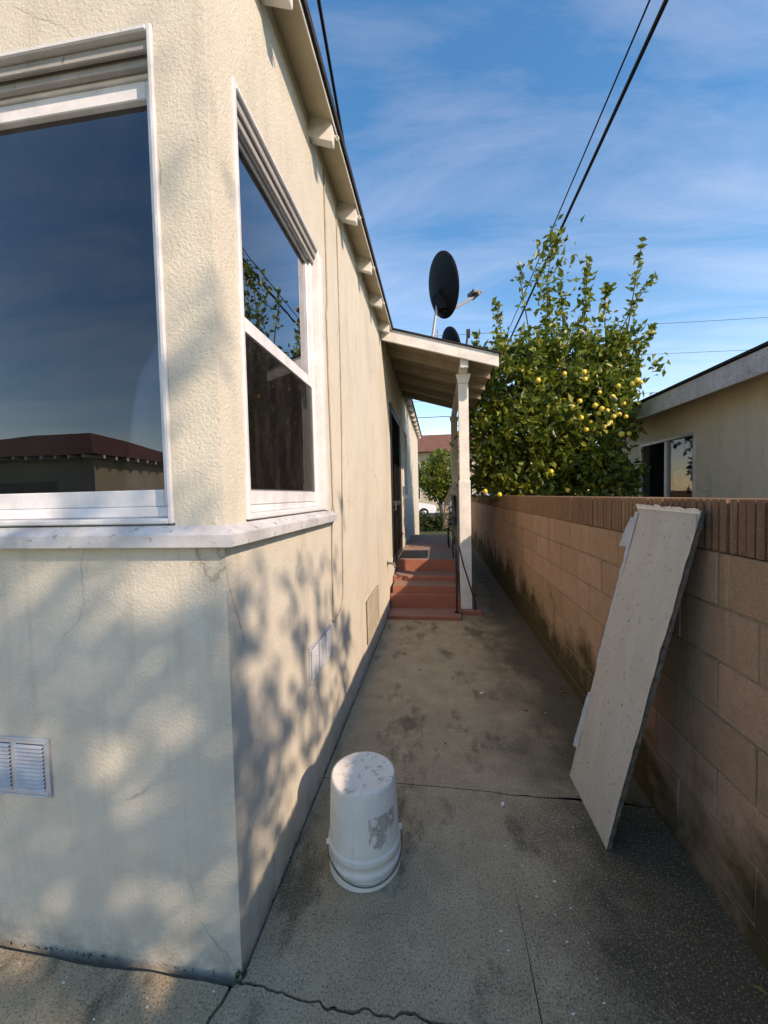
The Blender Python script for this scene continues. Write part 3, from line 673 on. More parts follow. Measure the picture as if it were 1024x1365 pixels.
# satellite dishes on the porch roof
def dish(name, base, c, n, rw, rh, label, arm=True):
    root = tag(empty(name, base), label, 'satellite dish')
    c = Vector(c)-Vector(base); n = Vector(n).normalized(); u = Vector((0, 0, 1)).cross(n).normalized(); v = n.cross(u)
    bm = bmesh.new(); N = 40; rings = []
    for side, off in ((0, 0), (1, -.012)):
        prev = None
        for i in range(9):
            t = i/8; d = .075*(t*t-1)+off
            rg = [c+n*d] if i == 0 else [c+n*d+u*rw*t*math.cos(2*math.pi*k/N)+v*rh*t*math.sin(2*math.pi*k/N) for k in range(N)]
            cur = [bm.verts.new(p) for p in rg]
            if prev is not None:
                for k in range(N):
                    k2 = (k+1) % N
                    if len(prev) == 1: bm.faces.new((prev[0], cur[k], cur[k2]))
                    else: bm.faces.new((prev[k], cur[k], cur[k2], prev[k2]))
            prev = cur
        rings.append(prev)
    for k in range(N): bm.faces.new((rings[0][k], rings[0][(k+1) % N], rings[1][(k+1) % N], rings[1][k]))
    bmobj('reflector', bm, 'dish', root, True)
    low = c-v*rh*.86-n*.03
    bk = c-n*.15-v*rh*.55
    bm = bmesh.new(); tube(bm, [(0, 0, 0), (0, 0, .06), bk*.9, bk+Vector((0, 0, .06))], .02, 10); bmobj('mast', bm, 'mast', root, True)
    bm = bmesh.new(); bar(bm, bk-n*.03, bk+n*.11, .13, .17); bar(bm, bk-n*.02+v*.08, bk+n*.07+v*.16, .07, .05); bar(bm, bk+n*.02-v*.03, low-n*.03, .05, .05, u); bmobj('mount_bracket', bm, 'dish', root)
    bm = bmesh.new(); bx(bm, -.07, .07, -.07, .07, 0, .008); bmobj('foot_plate', bm, 'mast', root)
    if arm:
        tip = low+n*.50+v*.17
        bm = bmesh.new(); bar(bm, low, tip, .028, .03, v); bmobj('feed_arm', bm, 'armgrey', root)
        bm = bmesh.new()
        for s in (-1, 0, 1):
            q = tip+u*.055*s+v*.03
            tube(bm, [q+n*.05, q, q-n*.055+v*.01, q-n*.075+v*.012], [.022, .024, .018, .03], 10)
        bar(bm, tip-u*.085, tip+u*.085, .03, .03, v); bmobj('feed_horn', bm, 'armgrey', root)
        bm = bmesh.new(); tube(bm, [(.0, 0, .01), (-.12, .28, .0-.0)], .012, 8)
    return root
bx0 = -.06
DN = (.86, .45, .23)
d1 = dish('satellite_dish', (bx0, 5.36, PR(bx0)+.013), (.125, 5.42, 4.27), DN, .37, .40, 'large dark grey satellite dish with feed arm mounted above the porch roof')
bm = bmesh.new(); tube(bm, [(.10, .02, .34), (.10, .0, -.04)], .011, 8); bmobj('stay', bm, 'mast', d1, True)
dish('satellite_dish', (.16, 6.2, PR(.16)+.013), (.25, 6.3, 3.77), DN, .27, .31, 'lower dark dish half hidden behind the porch roof edge', False)
ms_ = tag(empty('roof_mast', (.46, 6.2, PR(.46)+.013)), 'short dark metal mast with clamps on the porch roof near the tree', 'mast')
bm = bmesh.new(); tube(bm, [(0, 0, 0), (.0, 0, .52), (.04, 0, .75)], [.017, .017, .014], 8); bmobj('pole', bm, 'iron', ms_, True)
bm = bmesh.new(); bx(bm, -.03, .03, -.02, .02, .42, .56, .004); bmobj('clamp', bm, 'iron', ms_)
bm = bmesh.new(); bx(bm, .012, .068, -.02, .02, .68, .80, .004); bmobj('clamp', bm, 'iron', ms_)
bm = bmesh.new(); bx(bm, -.06, .06, -.06, .06, 0, .006); bmobj('foot_plate', bm, 'iron', ms_)

# chair under a tan cloth at the far porch post
ch = tag(empty('porch_chair', (.20, 7.35, .55)), 'dark porch chair draped with a tan cloth beside the far post', 'chair')
for xx in (-.02, .10):
    for yy in (-.2, .2):
        bm = bmesh.new(); tube(bm, [(xx, yy, 0), (xx, yy, .42)], .013, 8); bmobj('leg', bm, 'iron', ch, True)
bm = bmesh.new(); bx(bm, -.05, .13, -.24, .24, .40, .44, .008); bmobj('seat', bm, 'iron', ch)
bm = bmesh.new(); bx(bm, .09, .125, -.24, .24, .44, 1.12, .01); bmobj('backrest', bm, 'iron', ch)
poly = [(-.105, .33), (-.095, .48), (-.085, .64), (-.07, .79), (-.03, .93), (.03, 1.06), (.085, 1.15), (.12, 1.17), (.150, 1.13), (.155, .93), (.128, .92), (.088, .96), (.03, .86), (-.005, .74), (-.015, .56), (-.02, .36)]
bm = bmesh.new(); NY = 12; rg = []
for j in range(NY+1):
    yv = -.275+.55*j/NY
    rg.append([bm.verts.new((a+.008*math.sin(j*1.9+i*.7), yv, z+.012*math.sin(j*1.3+i*.5))) for i, (a, z) in enumerate(poly)])
for a_, b_ in zip(rg, rg[1:]):
    for i in range(len(poly)): bm.faces.new((a_[i], a_[(i+1) % len(poly)], b_[(i+1) % len(poly)], b_[i]))
bm.faces.new(rg[0]); bm.faces.new(rg[-1]); bmesh.ops.triangulate(bm, faces=[f_ for f_ in bm.faces if len(f_.verts) > 4])
bmobj('cloth_drape', bm, 'cloth', ch)

# ------------------------------------------------------------------ block wall
WX, WT = .99, .15
bw = tag(empty('block_wall', (WX, 1.3, 0)), 'tan concrete block wall with fluted cap course bordering the walkway', 'wall')
def wp(o): return sp(o, bw, (WX, 1.3, 0))
JY0, JY1 = -3.45, 13.35
wp(box('mortar', WX+.006, WX+WT-.006, JY0, JY1, -.04, 1.268, 'mortar', None, 0))
bmesh_variants = []
def block_mesh(L, h, seed):
    bm = bmesh.new(); bx(bm, 0, WT, -L/2, L/2, -h/2, h/2, .005)
    rs = random.Random(seed)
    for v_ in bm.verts: v_.co.x += rs.uniform(-.0012, .0012); v_.co.y += rs.uniform(-.0015, .0015); v_.co.z += rs.uniform(-.0015, .0015)
    bmesh.ops.recalc_face_normals(bm, faces=bm.faces)
    me = bpy.data.meshes.new('block'); bm.to_mesh(me); bm.free(); me.materials.append(M['block']); return me
vari = [block_mesh(.391+.002*(s % 3), .191+.0015*(s % 2), s) for s in range(9)]
for c in range(6):
    zc = 1.275-.2*c-.1
    off = 1.55 if c % 2 == 0 else 1.37
    k0 = math.ceil((JY0-off)/.4)
    for k in range(k0, 60):
        y0 = off+.4*k
        if y0+.4 > JY1: break
        o = bpy.data.objects.new('block', random.choice(vari)); col.objects.link(o)
        o.location = (WX+random.uniform(-.002, .0015), y0+.2, zc); wp(o)
bm = bmesh.new(); bx(bm, WX-.004, WX+WT+.004, JY0, JY1, -.04, .0715, .004); wp(bmobj('footing_course', bm, 'block'))
def cap_mesh(seed):
    rs = random.Random(seed); L, h = .394, .185; n = 10; pit = L/n; bm = bmesh.new()
    pts = []
    for i in range(n):
        a = -L/2+i*pit; d = rs.uniform(-.003, .002)
        pts += [(a+.001, .026), (a+.0035, .004+d), (a+pit*.45, -.003+d+rs.uniform(-.001, .001)), (a+pit-.007, .002+d), (a+pit-.0045, .026)]
    poly = [(x, y) for y, x in pts]+[(WT, L/2), (WT, -L/2)]
    prism(bm, poly, 'z', -h/2, h/2)
    bmesh.ops.recalc_face_normals(bm, faces=bm.faces)
    me = bpy.data.meshes.new('cap_block'); bm.to_mesh(me); bm.free(); me.materials.append(M['cap']); return me
caps = [cap_mesh(s) for s in range(6)]
for k in range(60):
    y0 = -3.42+.4*k
    if y0+.4 > JY1: break
    o = bpy.data.objects.new('cap_block', random.choice(caps)); col.objects.link(o); o.location = (WX+random.uniform(-.002, .001), y0+.2+.13, 1.3685); wp(o)

# ------------------------------------------------------------------ leaning board
brd = tag(empty('leaning_board', (.67, 1.9, 0)), 'long off-white board with torn paper edges leaning against the block wall', 'board')
B0, B1 = Vector((.672, 1.695, .002)), Vector((.664, 2.135, .002))
T0, T1 = Vector((.952, 1.575, 1.425)), Vector((.952, 2.03, 1.432))
def BP(s, t): return B0.lerp(B1, s).lerp(T0.lerp(T1, s), t)
nb = (B1-B0).cross(T0-B0).normalized()
if nb.x > 0: nb = -nb
TH = .017
bm = bmesh.new(); NS, NTt = 12, 44; grid = []
for j in range(NTt+1):
    t = j/NTt; row = []
    for i in range(NS+1):
        s = i/NS; p = BP(s, t)+nb*(.004*mn.noise((s*2, t*4, 7))+.006*math.sin(t*3.1))
        if i == 0: p += (B1-B0).normalized()*(.010*max(0, mn.noise((t*17, 3, 1)))+.004*mn.noise((t*60, 2, 5)))*(1 if t > .3 else .4)
        if j == NTt: p -= (T0-B0).normalized()*(.006+.006*mn.noise((s*14, 2, 2)))
        row.append(p)
    grid.append(row)
F = [[bm.verts.new(p) for p in r] for r in grid]
for j in range(NTt):
    for i in range(NS): bm.faces.new((F[j][i], F[j][i+1], F[j+1][i+1], F[j+1][i]))
me_f = bmesh.ops.solidify(bm, geom=bm.faces[:], thickness=.003)
sp(bmobj('face_sheet', bm, 'board'), brd, (.67, 1.9, 0))
bm = bmesh.new(); fr_, bk_ = [], []
for j in range(NTt*2+1):
    t = j/(NTt*2); a = (B1-B0).normalized(); jj = .006*mn.noise((t*40, 9, 1)); 
    s0 = BP(0, t)+a*(.003+jj*.5-.004*max(0, mn.noise((t*25, 1, 1)))); s1 = BP(1, t)-a*.004
    fr_.append((bm.verts.new(s0-nb*.0045), bm.verts.new(s1-nb*.0045))); bk_.append((bm.verts.new(s0-nb*(TH+.004*mn.noise((t*33, 4, 4)))+a*.004*mn.noise((t*50, 7, 4))), bm.verts.new(s1-nb*TH)))
for j in range(NTt*2):
    bm.faces.new((fr_[j][0], fr_[j][1], fr_[j+1][1], fr_[j+1][0])); bm.faces.new((bk_[j][1], bk_[j][0], bk_[j+1][0], bk_[j+1][1]))
    bm.faces.new((fr_[j][0], fr_[j+1][0], bk_[j+1][0], bk_[j][0])); bm.faces.new((fr_[j][1], bk_[j][1], bk_[j+1][1], fr_[j+1][1]))
bm.faces.new((fr_[0][0], bk_[0][0], bk_[0][1], fr_[0][1])); bm.faces.new((fr_[-1][0], fr_[-1][1], bk_[-1][1], bk_[-1][0]))
sp(bmobj('core_sheet', bm, 'core'), brd, (.67, 1.9, 0))
def flap(t0, t1, wfun, lift, n=26, side=1, mat='board', m=4):
    """a curled strip of paper face along one long edge"""
    v = []; f = []
    for j in range(n+1):
        t = t0+(t1-t0)*j/n; wd = wfun(j/n)
        for i in range(m+1):
            q = i/m; s = 1.0 if side == 1 else 0.0; a = (B1-B0).normalized()*(1 if side == 1 else -1)
            p = BP(s, t)+a*(-.022+(.024+wd)*q)+nb*(.005+lift*q*q*(1.0+.5*mn.noise((t*9, q, 3))))
            if i == m: p += a*.008*mn.noise((t*45, 1, 8))+Vector((0, 0, .006*mn.noise((t*30, 8, 8))))
            v.append(p)
    for j in range(n):
        for i in range(m): f.append((j*(m+1)+i, j*(m+1)+i+1, (j+1)*(m+1)+i+1, (j+1)*(m+1)+i))
    b = bmesh.new(); me = bpy.data.meshes.new('t'); me.from_pydata([tuple(x) for x in v], [], f); b.from_mesh(me)
    bmesh.ops.solidify(b, geom=b.faces[:], thickness=.0015)
    return sp(bmobj('torn_paper', b, mat), brd, (.67, 1.9, 0))
flap(.44, .975, lambda q: -.004, .004, mat='paper')
flap(.115, .33, lambda q: .014*(1-q)**1.2-.003, .010, mat='paper')
flap(.855, .955, lambda q: .038*math.sin(min(1, (1-q)*1.25+.05)*1.57)*(.55+.45*(1-q))+.006*mn.noise((q*9, 0, 0)), .016, 24, mat='paper')
# curled fringe along the top edge and a torn ear at the near corner
v = []; f = []; n = 40
for j in range(n+1):
    s = j/n; p = BP(s, 1); tt = (T0-B0).normalized()
    hgt = .007+.004*mn.noise((s*9, 4, 0))+.002*mn.noise((s*31, 2, 0))
    for q in range(4): v.append(p+tt*(-.02+hgt*q/1.2)+nb*(.006+.010*(q/3)**2+.003*mn.noise((s*20, q, 2))))
for j in range(n):
    for q in range(3): f.append((j*4+q, j*4+q+1, (j+1)*4+q+1, (j+1)*4+q))
b = bmesh.new(); me = bpy.data.meshes.new('t'); me.from_pydata([tuple(x) for x in v], [], f); b.from_mesh(me); bmesh.ops.solidify(b, geom=b.faces[:], thickness=.0015)
sp(bmobj('torn_paper', b, 'flake'), brd, (.67, 1.9, 0))
a = (B1-B0).normalized(); tt = (T0-B0).normalized()
v = [BP(.06, .985)+nb*.008, BP(.02, .95)+nb*.012, BP(0, .93)+nb*.010, BP(0, .955)-a*.022+nb*.02, BP(0, .985)-a*.030+nb*.026+tt*.012, BP(0, .965)-a*.010+nb*.012, BP(.03, .985)+nb*.02]
b = bmesh.new(); q = [b.verts.new(p) for p in v]; b.faces.new((q[0], q[1], q[6])); b.faces.new((q[1], q[5], q[6])); b.faces.new((q[1], q[2], q[5])); b.faces.new((q[2], q[3], q[5])); b.faces.new((q[3], q[4], q[5]))
bmesh.ops.solidify(b, geom=b.faces[:], thickness=.002); sp(bmobj('torn_paper', b, 'flake'), brd, (.67, 1.9, 0))

# ------------------------------------------------------------------ bucket
bk = tag(empty('plastic_bucket', (-.325, 1.55, .001)), 'scuffed white plastic bucket standing upside down on the concrete walkway', 'bucket')
prof = [(0, .3655), (.06, .3655), (.105, .3665), (.120, .369), (.126, .3685), (.1305, .364), (.132, .355), (.1375, .24), (.1425, .122), (.143, .117), (.1475, .115), (.1485, .111), (.1485, .094), (.147, .090), (.1440, .088), (.1438, .066), (.1445, .063), (.1485, .061), (.1495, .057), (.1495, .046), (.148, .042), (.1450, .040), (.1452, .034), (.1465, .006), (.1475, .003), (.1475, 0), (.142, 0), (.141, .03), (.128, .35), (.1, .357), (0, .357)]
bm = bmesh.new(); lathe(bm, prof, 72); bmobj('shell', bm, 'bucket', bk, True)
bk.children[0].data.polygons.foreach_set('use_smooth', [True]*len(bk.children[0].data.polygons))
for ang in (R(20), R(200)):
    bm = bmesh.new(); tube(bm, [(.146*math.cos(ang), .146*math.sin(ang), .102), (.1575*math.cos(ang), .1575*math.sin(ang), .102)], .011, 12); bmobj('handle_ear', bm, 'bucket', bk)
bm = bmesh.new(); pts = []
for i in range(41):
    a_ = R(20)-math.pi*i/40*1.0; dr_ = math.sin(math.pi*i/40)
    pts.append((.1545*math.cos(a_), .1545*math.sin(a_), .102-.075*dr_**.8))
tube(bm, pts, .0026, 6); bmobj('wire_handle', bm, 'brass', bk, True)
v = []; f = []; nA, nZ = 56, 40
for i in range(nA+1):
    for j in range(nZ+1):
        an = R(-72)+R(52)*i/nA; z = .15+.125*j/nZ
        rr = .1375+(.24-z)/(.24-.122)*.005+.0008
        v.append((rr*math.cos(an), rr*math.sin(an), z))
for i in range(nA):
    for j in range(nZ):
        I, J = i/4, j/4; q = .8*mn.noise((I*.4, J*.4, 2.2))+.45*mn.noise((I*1.9, J*1.6, 4))+.3*mn.noise((I*5, J*5, 4))+.25-.06*abs(I-7)-.05*max(0, 5-J)-(.5 if J < 4 and I > 5+J*1.6 else 0)
        if q > -.12: f.append((i*(nZ+1)+j, (i+1)*(nZ+1)+j, (i+1)*(nZ+1)+j+1, i*(nZ+1)+j+1))
M['label'] = simple('label_glue', (.52, .47, .42), .9, .45, 90)
pyobj('label_residue', v, f, 'label', bk, True)

# ------------------------------------------------------------------ litter
def chips(name, pts, size, mat, label, cat, flat=True):
    v = []; f = []
    for (x, y, z) in pts:
        n = random.randint(4, 6); s = size*random.uniform(.5, 1.5); a0 = random.random()*6; b = len(v)
        tl = (random.uniform(-.3, .3), random.uniform(-.3, .3))
        for k in range(n):
            a = a0+2*math.pi*k/n; r = s*random.uniform(.6, 1.1); px, py = r*math.cos(a), r*math.sin(a)*.6
            v.append((x+px, y+py, z+.0015+abs(tl[0]*px+tl[1]*py)))
        f.append(tuple(range(b, b+n)))
    b = bmesh.new(); me = bpy.data.meshes.new('t'); me.from_pydata(v, [], f); b.from_mesh(me); bmesh.ops.solidify(b, geom=b.faces[:], thickness=.0012)
    o = bmobj(name, b, mat); o['label'] = label; o['category'] = cat; o['kind'] = 'stuff'; return o
cp = [(random.uniform(-1.5, -.7), random.uniform(.78, 1.06), .0) for _ in range(34)]+[(random.gauss(.33, .12), random.uniform(1.12, 1.75), .0) for _ in range(16)]+[(random.uniform(-.6, .8), random.uniform(1.0, 4.3), 0) for _ in range(36)]
chips('paint_chips', cp, .0048, 'flake', 'tiny white paint chips scattered over the concrete', 'paint chips')
for (x, y, sc, rz) in ((.30, 2.98, 1.0, .4), (.285, 1.90, .9, 1.1)):
    bm = bmesh.new(); rs = random.Random(int(x*1000+y*10)); pts = [(.019*sc*math.cos(t)*rs.uniform(.7, 1.1), .010*sc*math.sin(t)*rs.uniform(.7, 1.1)) for t in np.linspace(0, 2*math.pi, 9)[:-1]]
    prism(bm, pts, 'z', 0, .0025); o = bmobj('paint_flake', bm, 'flake'); o.location = (x, y, .0015); o.rotation_euler = (R(3), R(-4), rz)
    tag(o, 'larger white paint flake lying on the open concrete '+('between bucket and steps' if y > 2.5 else 'between bucket and leaning board'), 'paint flake')
lp = np.array([(random.uniform(.50, .96), random.uniform(5.4, 9.5), .008) for _ in range(260)]+[(random.uniform(.85, .98), random.uniform(1.2, 5.4), .006) for _ in range(60)]+[(random.uniform(-.62, .9), random.uniform(1.9, 4.7), .006) for _ in range(10)])
lf = leaves_mesh('leaf_litter', lp, .045, 'dleaf', None, 0.0, .5)
me = lf.data; co = np.empty(len(me.vertices)*3); me.vertices.foreach_get('co', co); co = co.reshape(-1, 3); co[:, 2] = .004+np.abs(co[:, 2]-.007)*.25; me.vertices.foreach_set('co', co.ravel()); me.update()
lf['kind'] = 'stuff'; lf['label'] = 'dry fallen leaves along the foot of the block wall'; lf['category'] = 'leaf litter'
# weeds in the joint at the house corner
wd = [(random.uniform(-.655, -.625), random.uniform(1.085, 1.13), random.uniform(.0, .02)) for _ in range(40)]+[(-.633+random.uniform(-.004, .008), random.uniform(1.2, 4.6), random.uniform(0, .01)) for _ in range(70)]+[(random.uniform(-1.8, -.7), 1.098, random.uniform(0, .008)) for _ in range(40)]
wd += [(x+random.uniform(-.006, .006), y+random.uniform(-.006, .006), -.008) for x, y in c1[::3]]
wo = leaves_mesh('joint_weeds', np.array(wd), .016, 'hleaf', None, .8, .3); wo['kind'] = 'stuff'; wo['label'] = 'tiny weeds growing in the joint at the house foot'; wo['category'] = 'weeds'

# ------------------------------------------------------------------ trees
def limb_tree(root, base, top, heads, r0, mat='bark', off=(0, 0, 0)):
    bm = bmesh.new(); b = Vector(base); t = Vector(top)
    tube(bm, [b, b.lerp(t, .35)+Vector((.04, -.03, 0)), b.lerp(t, .7)+Vector((-.03, .04, 0)), t], [r0*1.25, r0, r0*.9, r0*.75], 10)
    for i, h in enumerate(heads):
        h = Vector(h); st = b.lerp(t, .45+.5*random.random()); m = st.lerp(h, .5)+Vector((random.uniform(-.12, .12), random.uniform(-.12, .12), .1))
        rr = r0*random.uniform(.28, .42); tube(bm, [st, m, h], [rr, rr*.6, rr*.15], 6)
    return bmobj('trunk', bm, mat, root, True)
ob = Vector((2.1, 7.2, -.05))
ot = tag(empty('citrus_tree', ob), 'citrus tree full of yellow fruit growing over the block wall', 'tree')
lobes = [((1.42, 6.95, 2.45), (.90, .85, 1.05)), ((2.2, 7.05, 2.55), (.95, .95, 1.05)), ((2.92, 7.3, 3.15), (.55, .7, .85)), ((1.35, 7.1, 3.45), (.75, .75, .72)),
         ((2.25, 7.3, 3.6), (.85, .8, .68)), ((.86, 6.95, 2.35), (.36, .5, .95)), ((2.7, 6.95, 1.75), (.62, .5, .38)), ((1.25, 6.8, 1.62), (.42, .5, .28)), ((1.9, 6.7, 1.7), (.8, .45, .4)), ((2.85, 7.2, 3.85), (.45, .5, .4)), ((1.15, 6.75, 1.40), (.2, .2, .14))]
pts, cc = clusters(lobes, 1050, 22, .09, .5)
shoots = [((1.85, 7.0, 4.0), (1.86, 7.0, 5.0), (1.97, 7.0, 5.72), 330, .13), ((2.45, 7.1, 4.0), (2.5, 7.1, 4.7), (2.53, 7.1, 5.35), 120, .075), ((3.15, 7.2, 3.9), (3.30, 7.2, 4.9), (3.42, 7.2, 5.65), 50, .06), ((3.0, 7.2, 4.0), (3.3, 7.2, 4.6), (3.62, 7.2, 5.05), 60, .06),
          ((1.15, 7.0, 3.9), (1.1, 7.0, 4.3), (1.02, 7.0, 4.75), 70, .07), ((2.15, 7.1, 4.0), (2.12, 7.1, 4.6), (2.1, 7.1, 5.0), 80, .06), ((2.85, 7.2, 4.1), (2.82, 7.2, 4.6), (2.9, 7.2, 4.95), 80, .09), ((1.6, 7.0, 4.0), (1.45, 7.0, 4.9), (1.4, 7.0, 5.35), 34, .06), ((.8, 7., 3.4), (.72, 7., 3.9), (.7, 7., 4.25), 60, .08), ((3.2, 7.2, 3.5), (3.45, 7.2, 3.9), (3.6, 7.2, 4.2), 60, .07)]
extra = []
for a_, b_, c_, n_, s_ in shoots:
    for _ in range(n_):
        t = random.random()**.8; p = Vector(a_).lerp(Vector(b_), t*2) if t < .5 else Vector(b_).lerp(Vector(c_), t*2-1)
        sc_ = s_*(1.1-.75*t) if s_ < .12 else s_*(.5+1.2*math.exp(-((t-.62)/.2)**2))
        extra.append(np.array(p)+rng.normal(size=3)*sc_)
pts = np.concatenate([pts, np.array(extra)])-np.array(ob)
leaves_mesh('crown', pts, .122, 'oleaf', ot, .1, .52)
heads = [tuple(np.array(c)-np.array(ob)) for c, r in lobes]+[tuple(p-np.array(ob)) for p in cc[::14]]
limb_tree(ot, (0, 0, 0), (0, 0, 1.9), heads, .07)
bm = bmesh.new()
for a_, b_, c_, n_, s_ in shoots: tube(bm, [Vector(a_)-Vector((0, 0, .8))-ob, Vector(a_)-ob, Vector(b_)-ob, Vector(c_)-ob], [.016, .012, .008, .003], 5)
bmobj('upright_shoots', bm, 'bark', ot, True)
# fruit
fpx = [(555, 955), (595, 945), (660, 890), (690, 905), (715, 915), (745, 940), (790, 880), (780, 1020), (815, 1018), (850, 775), (830, 790), (765, 800), (615, 770), (520, 745), (400, 775), (535, 1275), (700, 985), (770, 930), (740, 850), (680, 830), (620, 1000), (640, 965), (610, 738), (868, 785), (160, 1280), (225, 1295), (730, 965), (800, 940), (675, 925), (560, 900), (460, 1190), (590, 870)]
fm = {}
for i, (zx, zy) in enumerate(fpx):
    px, py = 600+zx*.293, 280+zy*.293
    d = r2*((px-512)/525.6)-u2*((py-682.5)/525.6)+fwd
    yy = 6.16+random.uniform(-.1, .12) if py > 480 else 6.55
    if zx < 260: yy = 6.42
    p = Vector((0, 0, CAMH))+d*(yy/d.y)
    key = 'fruit' if i % 3 else 'lemon'
    if key not in fm:
        b = bmesh.new(); bmesh.ops.create_icosphere(b, subdivisions=2, radius=.036); bmesh.ops.scale(b, vec=(1, 1, 1.08), verts=b.verts)
        me = bpy.data.meshes.new('fruit'); b.to_mesh(me); b.free(); fm[key] = me; me.materials.append(M['lemon' if i % 2 else key]); me.polygons.foreach_set('use_smooth', [True]*len(me.polygons))
    o = bpy.data.objects.new('fruit', fm[key]); col.objects.link(o); o.parent = ot; o.location = p-ob; s = random.uniform(.85, 1.15); o.scale = (s, s, s)

# shade tree behind the photographer, over the wall: its shadow dapples the house corner
shb = Vector((3.35, -3.1, -.05))
st = tag(empty('shade_tree', shb), 'leafy shade tree beyond the block wall casting dappled shade on the house corner', 'tree')
SD = S
def up_sun(p, dist): return Vector(p)+SD*dist
tgt = []
def add_t(n, fx):
    for _ in range(n): tgt.append(fx())
add_t(200, lambda: Vector((random.uniform(-2.5, XW), YF, random.triangular(-.15, 1.7, .6))))
add_t(85, lambda: Vector((random.uniform(-1.7, XW), YF, random.uniform(.0, 1.2))))
add_t(120, lambda: Vector((XW, YF+1.6*random.random()**1.9, random.triangular(-.05, 1.45, .5))))
add_t(34, lambda: Vector((random.uniform(-1.9, XW), YF, random.triangular(1.3, 2.9, 1.4))))
add_t(70, lambda: Vector((random.uniform(-2.2, -.3), random.uniform(.3, 1.1), 0)))
cl = [t+S*(7.2+random.gauss(0, .6)) for t in tgt]
pts = np.concatenate([np.array(c)+rng.normal(size=(6, 3))*.05 for c in cl])
mid = sum(cl, Vector())/len(cl); shb = Vector((mid.x+.3, mid.y-.2, -.05)); st.location = shb
leaves_mesh('crown', pts-np.array(shb), .095, 'gleaf', st, .1, .55)
limb_tree(st, (0, 0, 0), (-.2, .1, mid.z-1.3), [tuple(c-shb) for c in cl[::30]], .09)

def leafy(name, base, lobes_, ncl, per, spread, size, mat, label, group=None, trunk=1.6, shell=.4):
    base = Vector(base); rt_ = tag(empty(name, base), label, 'tree' if 'tree' in name else 'hedge', group)
    p_, c_ = clusters(lobes_, ncl, per, spread, shell)
    leaves_mesh('crown' if 'tree' in name else 'foliage', p_-np.array(base), size, mat, rt_, .1, .55)
    limb_tree(rt_, (0, 0, 0), (0, 0, trunk), [tuple(np.array(c)-np.array(base)) for c, r in lobes_], .09 if 'tree' in name else .03)
    return rt_
leafy('street_tree', (.15, 19.5, 0), [((-.3, 19.5, 2.3), (.75, .7, .9)), ((.4, 19.5, 2.5), (.8, .7, 1.0)), ((.0, 19.5, 3.1), (.65, .6, .6)), ((.6, 19.5, 1.9), (.6, .6, .7)), ((.1, 19.5, 1.7), (.7, .6, .55)), ((-.6, 19.5, 2.6), (.5, .5, .6))], 300, 22, .12, .14, 'oleaf', 'small round green tree in the front yard seen past the porch')
leafy('front_hedge', (-.1, 17.2, 0), [((-1.2, 17.2, .28), (.5, .4, .36)), ((-.5, 17.2, .3), (.5, .4, .36)), ((.2, 17.2, .28), (.5, .4, .36)), ((.9, 17.2, .3), (.5, .4, .36))], 420, 24, .08, .085, 'hleaf', 'low dark clipped hedge at the end of the walkway', None, .3, .3)

# ------------------------------------------------------------------ neighbour house
nh = tag(empty('neighbour_house', (3.62, 5, 0)), 'shaded beige house behind the block wall with weathered fascia and sliding window', 'house')
def nhp(o): return sp(o, nh, (3.62, 5, 0))
NX = 3.62; NW = (6.15, 7.68, 1.0, 2.31); NY0, NY1 = .4, 9.2
def nwall():
    bm = bmesh.new()
    for a, b, c, d in ((NY0, NW[0], -.05, 2.9), (NW[1], NY1, -.05, 2.9), (NW[0], NW[1], -.05, NW[2]), (NW[0], NW[1], NW[3], 2.9)):
        bx(bm, NX, NX+.15, a, b, c, d)
    return nhp(bmobj('side_wall', bm, 'nstucco'))
nwall()
nhp(box('rear_wall', NX+.151, 11, NY1-.15, NY1, -.05, 2.9, 'nstucco', None, 0)); nhp(box('front_wall', NX+.151, 11, NY0, NY0+.15, -.05, 2.9, 'nstucco', None, 0)); nhp(box('far_wall', 11, 11.15, NY0, NY1, -.05, 2.9, 'nstucco', None, 0))
def nz(x): return 2.70+.26*(x-3.30)
bm = bmesh.new(); bx(bm, 3.262, 3.30, NY0-.4, NY1+.4, 2.645, 2.895, .004); nhp(bmobj('fascia', bm, 'fascia_old'))
bm = bmesh.new(); prism(bm, [(3.302, nz(3.3)), (7.4, nz(7.4)), (7.4, nz(7.4)+.02), (3.302, nz(3.3)+.02)], 'y', NY0-.4, NY1+.4); nhp(bmobj('eave_board', bm, 'soffit'))
bm = bmesh.new(); prism(bm, [(3.235, nz(3.235)+.222), (7.4, nz(7.4)+.222), (7.4, nz(7.4)+.255), (3.235, nz(3.235)+.250)], 'y', NY0-.42, NY1+.42)
prism(bm, [(7.401, nz(7.4)+.222), (11.5, nz(3.235)+.222), (11.5, nz(3.235)+.25), (7.401, nz(7.4)+.255)], 'y', NY0-.42, NY1+.42); nhp(bmobj('shingle_roof', bm, 'shingle'))
bm = bmesh.new(); rect_frame(bm, 'x', NW[0], NW[1], NW[2], NW[3], .045, NX-.012, NX+.06); ym = 6.88; bx(bm, NX-.008, NX+.05, ym-.03, ym+.03, NW[2]+.046, NW[3]-.046)
nw = nhp(bmobj('sliding_window', bm, 'fascia_old')); M['alu'] = simple('aluminium_frame', (.5, .5, .5), .5, .15, 8, 0, .4, .2); nw.data.materials[0] = M['alu']
for a, b in ((NW[0]+.046, ym-.031), (ym+.031, NW[1]-.046)):
    bm = bmesh.new(); bx(bm, NX+.02, NX+.026, a, b, NW[2]+.047, NW[3]-.047); bmobj('pane' if b < 7 else 'insect_screen', bm, 'nglass' if b < 7 else 'screen', nw)
bm = bmesh.new(); bx(bm, NX+.3, NX+.32, NW[0]-.3, NW[1]+.3, NW[2]-.3, NW[3]+.3); bmobj('dark_lining', bm, 'dark', nw)
